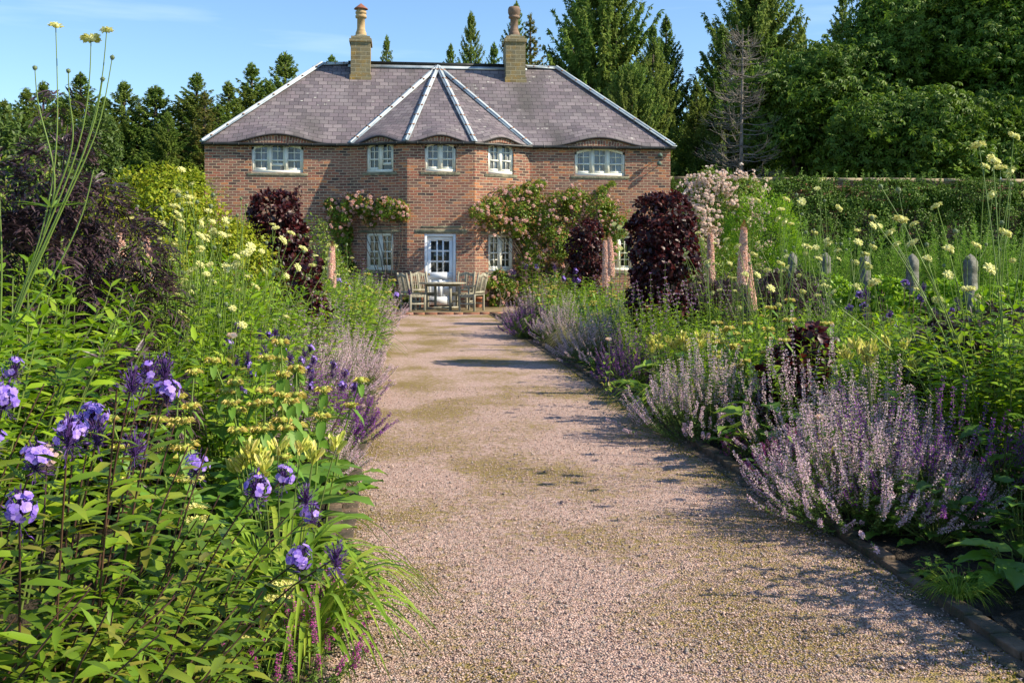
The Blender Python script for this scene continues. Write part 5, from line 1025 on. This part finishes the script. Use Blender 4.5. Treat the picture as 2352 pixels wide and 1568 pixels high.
# shaded corner at the right
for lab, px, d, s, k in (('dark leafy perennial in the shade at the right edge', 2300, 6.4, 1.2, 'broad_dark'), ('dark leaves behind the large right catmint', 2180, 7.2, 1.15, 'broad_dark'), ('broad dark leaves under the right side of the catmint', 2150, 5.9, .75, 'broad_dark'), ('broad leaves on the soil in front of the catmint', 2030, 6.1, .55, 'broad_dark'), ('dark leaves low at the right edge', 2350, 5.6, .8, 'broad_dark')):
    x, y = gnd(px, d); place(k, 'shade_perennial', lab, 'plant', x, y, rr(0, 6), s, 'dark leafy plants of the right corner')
x, y = gnd(2390, 5.15); place('broad0', 'broad_leaved_plant', 'large yellowing leaves at the lower right edge', 'plant', x - .12, y, 2.6, .8)
for lab, px, d, s, k in (('green phlox stems standing in the shade at the right edge', 2330, 7.0, 1.15, 'phlox0'), ('leafy phlox clump behind the shaded corner', 2260, 7.8, 1.2, 'phlox1'), ('leafy phlox clump beyond the catmint in the right corner', 2180, 8.3, 1.1, 'phlox2')):
    x, y = gnd(px, d); place(k, 'phlox_clump', lab, 'phlox', x, y, rr(0, 6), s, 'leafy green phlox clumps')
for i, (x, y, s, k) in enumerate(((3.75, 4.3, 1.25, 'phlox0'), (4.4, 5.3, 1.55, 'phlox1'), (3.9, 3.4, 1.0, 'phlox2'), (4.9, 4.4, 1.7, 'phlox2'), (3.45, 3.75, .8, 'phlox1'), (4.75, 6.2, 1.5, 'phlox0'))):
    place(k, 'phlox_clump', f'tall leafy clump just outside the right edge of the photo, {ORD[i]} of six', 'phlox', x, y, i, s, 'leafy clumps beyond the right edge')
place('scab1', 'giant_scabious', 'giant scabious just beyond the right edge of the photo', 'giant scabious', 3.75, 3.9, 2, .85)
# front of the far beds, small plants on the soil at the right kerb
for i, (px, d, s) in enumerate(((1330, 14.5, .6), (1480, 11.0, .7), (1560, 9.2, .55), (1760, 7.6, .6), (2230, 5.1, .45), (2130, 5.3, .35))):
    x, y = gnd(px, d); place('broad1', 'leafy_perennial', f'low leafy plant on the soil behind the right kerb, {ORD[5 - i]} from the camera', 'plant', max(x, XR + .15), y, i, s, 'low leafy plants at the right kerb')
x, y = gnd(2200, 4.95); place('grassy', 'grass_tuft', 'dry tuft of stalks on the soil in the lower right', 'grass', x, y, 0, .45)
PROTO['pale'] = bpy.data.objects.new('p', None)
def b_stipa(root):
    rng = np.random.default_rng(5); m = MB(); strap(m, rng, 420, .62, .0028, .08, lift=1.05); m.obj('blades', 'straw_blade', root)
proto('stipa', b_stipa); bpy.data.objects.remove(PROTO.pop('pale'))
x, y = gnd(1310, 16.8); place('stipa', 'feather_grass', 'pale feathery grass between two catmints on the right kerb', 'grass', x + .15, y, 0, 1.05)
x, y = gnd(1680, 9.8); place('stipa', 'feather_grass', 'pale feathery grass behind the rounded right catmint', 'grass', x + .1, y, 1, .95)

# ------------------------------------------------------------ roses and shrubs by the house
def wallrose(label, pts, Y, n, flowers, seed, fm='rose_pink', dep=.22, spent=0.5, stemsat=()):
    """pts: photo circles (x, y, radius) turned into cushions of real depth against the wall"""
    rng = np.random.default_rng(seed); c0 = onY(pts[0][0], pts[0][1], Y); t = thing('climbing_rose', label, 'climbing rose', (c0.x, Y, .05)); bl = []
    for px, py, r in pts:
        f = 0 if px < 802 or px > 1217 else (1 if 935 < px < 1090 else ((px - 802) / 133 if px < 936 else (1217 - px) / 127))
        yw = YW - f * (YW - YB); ry = dep * rng.uniform(.7, 1.5); p = onY(px, py, yw - ry * .8); R = r / F * Y; bl.append((p.x - c0.x, p.y - Y, p.z - .05, R, ry, R))
    P, N = shell(rng, bl, int(n * 2.6), 22, .3, .35); k = len(P); m = MB(); D = N * .4 + rdir(rng, k) + np.array([0, -.3, -.1]); kites(m, P, D, N + UP * .5 + rdir(rng, k) * .4, rng.uniform(.05, .09, k), rng.uniform(.032, .055, k)); m.obj('foliage', 'rose_leaf', t)
    for mat, q, sz, nm in ((fm, flowers, .055, 'flower'), ('rose_spent', int(flowers * spent * 3), .035, 'spent_flower')):
        P, N = shell(rng, bl, q * 4, 0, 0, .9); kp = N[:, 1] < -.1; P, N = P[kp][:q], N[kp][:q]; scatter(t, rng, P, N, mat, sz, nm)
    m = MB(); B = np.array(bl); q = len(bl); kk = np.linspace(0, 1, 8)[None, :, None]; r0 = np.array([[B[:, 0].mean() + .2 * rng.normal(), -.06, 0]]); Q = r0[:, None] * (1 - kk) + (B[:, None, :3] * [1, .9, 1]) * kk; Q = Q + np.sin(kk * pi) * np.array([.15, 0, .1]); tubes(m, Q, np.linspace(.018, .006, 8), 5); m.obj('stems', 'bark', t)
    return t
wallrose('pink climbing rose over the ground floor window left of the door', [(800, 470, 24), (830, 468, 26), (860, 475, 26), (890, 480, 28), (915, 480, 22), (795, 500, 18), (850, 500, 20), (925, 488, 16)], 31.15, 4200, 70, 501)
wallrose('climbing rose in the shaded corner between left wing and bay', [(790, 540, 22), (785, 580, 24), (775, 520, 20), (770, 490, 18), (793, 610, 24), (760, 470, 16)], 31.6, 3400, 30, 502)
wallrose('large climbing rose covering the wall right of the bay', [(1125, 480, 34), (1160, 470, 40), (1200, 480, 44), (1245, 500, 50), (1290, 480, 44), (1330, 480, 44), (1375, 480, 40), (1410, 490, 28), (1215, 435, 24), (1240, 425, 14), (1235, 560, 48), (1215, 600, 36), (1275, 560, 44), (1320, 560, 36), (1225, 650, 36), (1185, 520, 26), (1260, 640, 40), (1320, 440, 16), (1385, 440, 14), (1405, 425, 8), (1200, 690, 30), (1300, 620, 40), (1390, 540, 30), (1100, 485, 20), (1105, 505, 18), (1135, 510, 26), (1165, 515, 28), (1180, 440, 16), (1420, 520, 26), (1400, 580, 26)], 31.55, 21000, 260, 503, dep=.35, spent=.9)
wallrose('low rose beside the armchair right of the bay', [(1150, 640, 22), (1130, 668, 22), (1165, 665, 26), (1195, 660, 26), (1140, 695, 16), (1125, 650, 14)], 30.9, 2600, 24, 504)
wallrose('low rose at the wall foot left of the chairs', [(900, 680, 20), (915, 695, 16), (890, 660, 14), (930, 690, 12)], 30.75, 1200, 8, 505)
x, y = gnd(1650, 27.5)
shrub('rambler_rose', 'big rambling rose bush thick with blush pink flowers at the house end of the wall', 'rose bush', x, y, [(-.2, 0, 2.6, .85, .6, .95), (.55, 0, 3.0, .6, .5, .65), (-.7, 0, 2.0, .6, .6, 1.1), (.3, .1, 1.6, 1.0, .7, 1.2), (-.25, 0, 3.35, .4, .4, .4)], 15000, .055, .034, 'rose_leaf', clumps=60, seed=506, big=False, extra=blooms('rose_blush', 2600, .06, 26))
x, y = gnd(1752, 24)
shrub('round_shrub', 'dense bright green rounded shrub right of the rambling rose', 'shrub', x, y, [(0, 0, 1.9, .85, .7, 1.15), (-.35, 0, 1.2, .75, .7, 1.1), (.35, 0, 1.2, .7, .7, 1.0)], 17000, .07, .026, 'shrub_leaf', clumps=110, cs=.09, seed=507, big=False, out=1.0, up=.9)
x, y = gnd(1600, 22); shrub('green_bush', 'dark green bush between the largest beech and the bright round shrub', 'shrub', x, y, [(0, 0, 1.0, .9, .6, 1.0), (.8, 0, .9, .7, .6, .9)], 6000, .06, .028, 'rose_leaf', seed=508, big=False)
x, y = gnd(725, 22); shrub('green_bush', 'yellowish green bush behind the left foxtail lilies', 'shrub', x, y, [(0, 0, 1.3, .5, .5, 1.2), (-.5, 0, 1.2, .6, .5, 1.15), (.25, 0, .9, .5, .5, .9)], 7000, .06, .03, 'rose_leaf', seed=509, big=False, extra=blooms('cream_flower', 60, .05, 14))
x, y = gnd(560, 22); shrub('green_bush', 'leafy bush behind the scabious below the left wing', 'shrub', x, y, [(0, 0, 1.1, 1.2, .6, 1.1), (-1.2, 0, 1.2, 1, .6, 1.3)], 8000, .07, .035, 'shrub_leaf', seed=510, big=False)
x, y = gnd(20, 9.5); shrub('pink_spirea', 'shrub with pink flower clusters at the left edge behind the elder', 'shrub', x, y, [(0, 0, 1.9, .6, .5, .75), (-.3, 0, 1.2, .8, .6, 1)], 4000, .06, .025, 'rose_leaf', seed=511, big=False, extra=blooms('elder_flower', 70, .022, 60))
# fruit trees trained on the garden wall
for i in range(6):
    x0 = gx0 + .7 + i * 3.1; bl = [(0, -.2, 1.0, 1.75, .35, 1.1), (-.7, -.2, 2.4, 1.1, .32, 1.25), (.8, -.2, 2.5, 1.1, .32, 1.2), (0, -.15, 3.55, 1.9, .34, .52)]
    def shoots(t, rng, blobs):
        q = 44; b_ = np.stack([rng.uniform(-1.6, 1.6, q), rng.uniform(-.3, 0, q), rng.uniform(3.4, 3.75, q)], 1); P = np.stack([b_, b_ + np.stack([rng.normal(0, .08, q), q * [0], rng.uniform(.25, .75, q)], 1)], 1); [(lambda m, e: (tubes(m, P[j:j + 1], .006), kites(m, e, rdir(rng, 20) + UP * .2, rdir(rng, 20), .085, .045), m.obj('shoot', 'pear_leaf', t)))(MB(), samp(P, np.full(20, j), rng.uniform(0, 1, 20))[0]) for j in range(q)]
        if rng.random() < 2: P, N = shell(rng, blobs, 30, 0, 0, 1.0); [(lambda m: (lathe(m, [(0, -.035), (.03, -.01), (.03, .015), (0, .03)], 6, p), m.obj('fruit', 'apple_fruit', t)))(MB()) for p in P if p[1] < -.3]
    shrub('wall_fruit_tree', f'fruit tree trained against the garden wall, {ORD[i]} along the wall from the house', 'fruit tree', x0 + 1.1, GW - .12, bl, 24000, .085, .05, 'pear_leaf', clumps=60, cs=.12, seed=600 + i, big=False, extra=shoots, group='fruit trees trained on the garden wall', inner=.15, rad=.035)
# vegetable ground beyond the posts: asparagus ferns, low espaliered apples
def b_fern(seed):
    def f(root):
        rng = np.random.default_rng(seed); P = stems(rng, 16, 1.5, .3, .25, k=6, hv=.25); m = MB(); tubes(m, P, np.linspace(.006, .002, 6)); m.obj('stems', 'green_stem', root)
        m = MB(); q = 160; i = np.repeat(np.arange(16), q); t = rng.uniform(.25, 1, 16 * q); p, tn = samp(P, i, t); D = rdir(rng, len(i)) * [1, 1, .6] + UP * .6; kites(m, p, D, rdir(rng, len(i)), .05 + .17 * (1 - t), .010, .1, .1, .5); m.obj('fronds', 'fern_leaf', root)
    return f
proto('fern0', b_fern(1)); proto('fern1', b_fern(2)); k = 0
for (px, d) in ((1830, 22), (1900, 21.5), (1960, 22.5), (2030, 21), (2080, 20.3), (2125, 21), (2170, 20), (2215, 20.8), (2255, 20), (2300, 21), (2345, 20.2), (2390, 20.6)):
    x, y = gnd(px, d); place(f'fern{k % 2}', 'asparagus', f'feathery bright green asparagus plant, {ORD[k]} from the left in the row before the wall', 'asparagus', x, y, k, rr(.98, 1.28), 'asparagus ferns before the wall'); k += 1
for i, (px, d, w) in enumerate(((1880, 16.4, .8), (2030, 15.0, .75), (2150, 13.6, .7), (2290, 12.4, .75))):
    x, y = gnd(px, d); shrub('espalier_apple', f'low trained apple tree between the stone posts, {ORD[i]} from the left', 'apple tree', x, y, [(0, 0, 1.0, w * .8, .2, .17), (0, 0, .65, w * .6, .2, .2), (.1, 0, 1.16, w * .4, .2, .1)], 1500, .085, .045, 'shrub_leaf', clumps=20, seed=700 + i, group='low trained apples between the posts')
# mown grass: short blades near the posts
m = MB(); n = 60000; X = rng.uniform(5.9, 20, n); Yg = rng.uniform(9, 30, n); kites(m, np.stack([X, Yg, X * 0 - .05], 1), rdir(rng, n) * [.6, .6, .2] + UP, rdir(rng, n), rng.uniform(.08, .2, n), .018); tag(m.obj('grass', 'grass_blade'), 'bright green rough grass beyond the stone posts', 'grass', kind='stuff')
m = MB(); n = 30000; X = rng.uniform(-14, -4, n); Yg = rng.uniform(14, 30, n); kites(m, np.stack([X, Yg, X * 0 - .05], 1), rdir(rng, n) * [.6, .6, .2] + UP, rdir(rng, n), rng.uniform(.08, .2, n), .02); tag(m.obj('grass', 'grass_blade'), 'rough grass behind the left border', 'grass', kind='stuff')

m = MB(); n = 1400; sd_ = rng.random(n) < .6; X = np.where(sd_, XR - np.abs(rng.normal(0, .35, n)), XL + np.abs(rng.normal(0, .25, n))); Yg = 1 / rng.uniform(1 / 16, 1 / 3.8, n); kites(m, np.stack([X, Yg, X * 0 + .002], 1), rdir(rng, n) * [1, 1, .12], UP + rdir(rng, n) * .2, rng.uniform(.008, .028, n), .009)
MAT['litter'] = leafmat('litter', [(.20, .12, .06), (.35, .25, .12), (.16, .2, .04), (.45, .35, .4)], 0, .9, .1); tag(m.obj('leaf_litter', 'litter'), 'fallen petals and leaf scraps along the gravel edges', 'litter', kind='stuff')
# ------------------------------------------------------------ trees
def b_spruce(seed, h=14, R=5.6, mat='spruce_leaf', dens=1.15, droop=.45, gap=.0, z0=.06, pw=1.0):
    def f(root):
        rng = np.random.default_rng(seed); nb = int(40 * h / 2 * dens); z = z0 * h + (1 - z0) * h * np.sort(rng.uniform(0, 1, nb) ** .85); f_ = 1 - z / h
        L = R * f_ ** pw * rng.uniform(.55, 1.12, nb) + .12; a = np.arange(nb) * 2.399 + rng.normal(0, .3, nb); out = np.stack([np.cos(a), np.sin(a), a * 0], 1); k = 8; t = np.linspace(0, 1, k)[None, :, None]
        up_ = (.35 - .7 * f_)[:, None, None]; P = UP * z[:, None, None] + out[:, None] * L[:, None, None] * t + UP * L[:, None, None] * (up_ * t + .22 * t ** 2 - droop * .35 * np.sin(t * pi))
        m = MB(); tubes(m, P, (np.linspace(1, .2, k)[None] * (.012 + .012 * L[:, None])), 3); m.obj('branches', 'bark', root)
        m = MB(); ts = np.linspace(-.1, 1, 14)[None, :, None] * h; tr = np.zeros((1, 14, 3)); tr[..., 2] = ts[..., 0]; tubes(m, tr, np.linspace(.022 * h, .004 * h, 14)[None] * .8, 7); m.obj('trunk', 'bark', root)
        q = (L * 20 * dens + 7).astype(int); i = np.repeat(np.arange(nb), q); t = rng.uniform(.12, 1, len(i)) ** .8; p, tn = samp(P, i, t); side = np.cross(tn, UP) * rng.choice([-1, 1], len(i))[:, None]; kk = 1 - t * .6
        m = MB(); S = (.17 + .12 * L[i]) * kk
        for s_ in range(3):
            D = side * rng.uniform(.3, 1, (len(i), 1)) + tn * .7 + UP * rng.uniform(-droop * 1.6, .25, (len(i), 1)) + rdir(rng, len(i)) * .3; kites(m, p + rdir(rng, len(i)) * .05, D, UP + rdir(rng, len(i)) * .7, S * rng.uniform(.7, 1.3, len(i)), .06 + .10 * S, .2, .25, .45)
        D = rdir(rng, 40) * .3 + UP; kites(m, np.stack([rng.normal(0, .03, 40), rng.normal(0, .03, 40), h * rng.uniform(.95, 1.0, 40)], 1), D, rdir(rng, 40), .3, .05); m.obj('crown', mat, root)
    return f
proto('spruceA', b_spruce(1)); proto('spruceB', b_spruce(2, 14, 6.0, dens=1.1, droop=.7)); proto('spruceC', b_spruce(3, 14, 4.6, 'spruce_brown', .65, .35)); proto('spruceD', b_spruce(4, 14, 4.6, dens=1.25, droop=.9, pw=.5))
def tree(key, name, lab, px, top, d, grp, wid=1.0, cat='spruce tree'):
    x, y = gnd(px, d); z = EYE + (HY - top) * d / F; s = z / 14; t = place(key, name, lab, cat, x, y, rr(0, 6), s, grp); t.scale = (s * wid, s * wid, s)
L_ = [(10, 232, 60, 1.5, 'B'), (60, 208, 62, 1.5, 'A'), (100, 190, 70, 1.3, 'B'), (185, 172, 58, 1.5, 'A'), (285, 190, 60, 1.5, 'B'), (358, 200, 60, 1.9, 'B'), (452, 173, 60, 1.6, 'A'), (470, 215, 55, 1.5, 'C'), (525, 192, 60, 1.5, 'A'), (578, 150, 62, 1.45, 'A'), (655, 124, 66, 1.5, 'B'), (620, 190, 62, 1.4, 'A'), (762, 133, 70, 1.2, 'A'), (410, 238, 66, 1.6, 'C'), (240, 228, 66, 1.6, 'A'), (320, 240, 64, 1.6, 'C'), (500, 245, 56, 1.6, 'A'), (140, 225, 60, 1.6, 'B'), (385, 262, 54, 1.5, 'A'), (215, 262, 54, 1.5, 'B')]
for i, (px, top, d, w, k) in enumerate(sorted(L_)): tree('spruce' + k, 'spruce_tree', f'dark spruce beyond the house, {ORD[i]} from the left of the photo', px, top, d, 'spruces left of the house', w * .95)
for px, top, d, w, k, lab in ((888, 88, 62, .62, 'A', 'spruce tip showing just right of the left chimney'), (1082, 32, 56, .62, 'B', 'slender spruce left of the right chimney'), (1035, 108, 60, .7, 'A', 'smaller spruce left of the slender one behind the ridge'), (1186, 12, 60, .7, 'A', 'spruce whose tip rises behind the sooty pot'), (1218, 40, 58, .95, 'C', 'thin browning spruce right of the right chimney'),
                              (1135, 105, 62, .8, 'A', 'low spruce between the slender one and the right chimney'), (1385, -75, 52, 1.0, 'D', 'huge drooping spruce right of the right chimney, cut by the top of the photo'), (1330, -20, 55, .75, 'B', 'spruce crown hugging the left side of the huge one'), (1500, 60, 50, .7, 'B', 'spruce standing low against the right of the huge one'), (1450, 150, 46, .85, 'D', 'drooping spruce over the right roof end'),
                              (1530, 42, 54, .78, 'A', 'narrow spruce between the two largest spruces'), (1740, -70, 54, .95, 'D', 'large spruce behind the dead tree, cut by the top of the photo'), (1660, 60, 52, 1.0, 'B', 'spruce just left of the dead tree'), (1935, -20, 58, .75, 'A', 'spruce rising above the chestnuts'), (1600, 190, 48, .9, 'A', 'dark spruce filling the gap above the rambling rose'), (1840, 70, 56, .8, 'B', 'spruce behind the left chestnut')):
    tree('spruce' + k, 'spruce_tree', lab, px, top, d, 'spruces behind and right of the house', w)
# pale deciduous tree at far left
x, y = gnd(25, 48); shrub('broadleaf_tree', 'light green broadleaf tree at the far left edge', 'tree', x, y, [(0, 0, 5.5, 2.6, 2, 2.3), (-1.5, 0, 4, 2.5, 2, 3), (1.5, 0, 3.5, 2, 2, 2.6)], 9000, .28, .16, 'lime_leaf', clumps=70, seed=801, big=False, rad=.12)
x, y = gnd(225, 52); shrub('broadleaf_tree', 'pale green birch like tree among the left spruces', 'tree', x, y, [(0, 0, 6.6, 1.3, 1.2, 2.2), (0, 0, 4, 2, 1.5, 2.4)], 5000, .22, .12, 'lime_leaf', clumps=60, seed=802, big=False, rad=.12)
# dead conifer
x, y = gnd(1698, 42); t = thing('dead_tree', 'bare dead grey conifer in front of the dark spruces', 'dead tree', (x, y, 0)); h = at(0, 66, 42).z; m = MB(); rg = np.random.default_rng(8)
tr = np.zeros((1, 12, 3)); tr[0, :, 2] = np.linspace(0, h, 12); tr[0, :, 0] = np.linspace(0, .15, 12); tubes(m, tr, np.linspace(.14, .015, 12), 7); m.obj('trunk', 'deadwood', t)
m = MB(); nb = 230; z = h * (.12 + .86 * rg.uniform(0, 1, nb)); f_ = 1 - z / h; L = (.35 + 2.6 * f_ ** .7) * rg.uniform(.4, 1, nb); a = rg.uniform(0, 6.3, nb); o = np.stack([np.cos(a), np.sin(a), a * 0], 1); tt = np.linspace(0, 1, 7)[None, :, None]
P = UP * z[:, None, None] + np.array([.15, 0, 0]) * (z / h)[:, None, None] + o[:, None] * L[:, None, None] * tt + UP * L[:, None, None] * (-.28 * tt + .38 * tt ** 2) + rg.normal(0, .02, (nb, 7, 3)); tubes(m, P, np.linspace(.022, .006, 7))
i = np.repeat(np.arange(nb), 9); p, tn = samp(P, i, rg.uniform(.25, 1, len(i))); D = nrm(tn + rdir(rg, len(i)) * .7 + UP * .15); ll = rg.uniform(.15, .55, (len(i), 1)); tubes(m, np.stack([p, p + D * ll * .5, p + D * ll + UP * ll * .12], 1), np.array([.008, .006, .004])); m.obj('branches', 'deadwood', t)
# horse chestnuts: sub-crowns of palmate leaf clusters
def chestnut(label, px, py, d, rx, rz, seed, n, nb=26):
    rng = np.random.default_rng(seed); c = at(px, py, d); t = thing('chestnut_tree', label, 'chestnut tree', (c.x, c.y, 0), 0, 'horse chestnuts behind the garden wall'); Rx, Rz = rx / F * d, rz / F * d; m = MB()
    bl = []
    for i in range(nb):
        D = rdir(rng, 1)[0]; D[1] = -abs(D[1]) if rng.random() < .8 else D[1]; q = D * np.array([Rx, Rx * .8, Rz]) * rng.uniform(.5, .86); s = rng.uniform(.2, .36) * min(Rx, Rz); z = c.z + q[2]
        if z > .8: bl.append((q[0], q[1], z, s * 1.15, s, s * .8))
    P, N = shell(rng, bl, n // 16, 0, 0, .45); j = np.repeat(np.arange(len(P)), 16); P = P[j] + rng.normal(0, 1, (len(j), 3)) * [.42, .42, .26] * rng.uniform(.6, 1.3, (len(P), 1))[j]; N = N[j]; P[:, 2] = np.maximum(P[:, 2], .5); k = len(P); ax = nrm(N * .8 + UP * .35 + rdir(rng, k) * .45); A_ = nrm(np.cross(ax, rdir(rng, k))); B_ = np.cross(ax, A_)
    for j in range(6):
        a = j * 2 * pi / 6 + rng.normal(0, .1, k)[:, None]; D = A_ * np.cos(a) + B_ * np.sin(a) - UP * .45; kites(m, P, D, ax, rng.uniform(.15, .26, k), rng.uniform(.065, .095, k), .15, .25, .62)
    m.obj('crown', 'chestnut_leaf', t)
    m = MB(); B = np.array(bl); kk = np.linspace(0, 1, 9)[None, :, None]; S0 = np.array([[0, 0, 1.2]]); Q = S0[:, None] * (1 - kk) + B[:, None, :3] * kk + UP * np.sin(kk * pi) * .5; tubes(m, Q, np.linspace(.2, .03, 9), 6); m.obj('limbs', 'bark', t)
    m = MB(); lathe(m, [(.45, -.2), (.33, .5), (.3, 1.6), (.15, 3), (0, 4)], 9); m.obj('trunk', 'bark', t)
chestnut('lower horse chestnut nearest the dead tree', 1880, 270, 44, 190, 165, 901, 28900, 52)
chestnut('tall horse chestnut in the middle of the right mass', 2120, 140, 46, 220, 230, 902, 40800, 70)
chestnut('tall horse chestnut at the right edge of the photo', 2350, 150, 43, 210, 260, 903, 40800, 66)
chestnut('dark lower chestnut boughs just over the garden wall', 2130, 330, 41, 260, 120, 904, 28900, 56)
x, y = gnd(2000, 60); shrub('hedge_bank', 'dark woodland edge closing the view behind the chestnuts', 'wood', x, y, [(i * 4.2 - 12, 3, 5, 3.4, 2, 6) for i in range(5)], 14000, .5, .3, 'chestnut_leaf', seed=905, big=False, rad=.2, clumps=50)
x, y = gnd(250, 78); t = shrub('wood', 'low dark wood behind the left spruces', 'wood', x, y, [(i * 3.6 - 14, 3, 2.5, 3.4, 2, 4.4) for i in range(11)], 14000, .5, .3, 'spruce_leaf', seed=906, big=False, rad=.2, clumps=50)
for k_, o in PROTO.items():
    if k_ not in USED:
        for ch in list(o.children): bpy.data.objects.remove(ch)
        bpy.data.objects.remove(o)
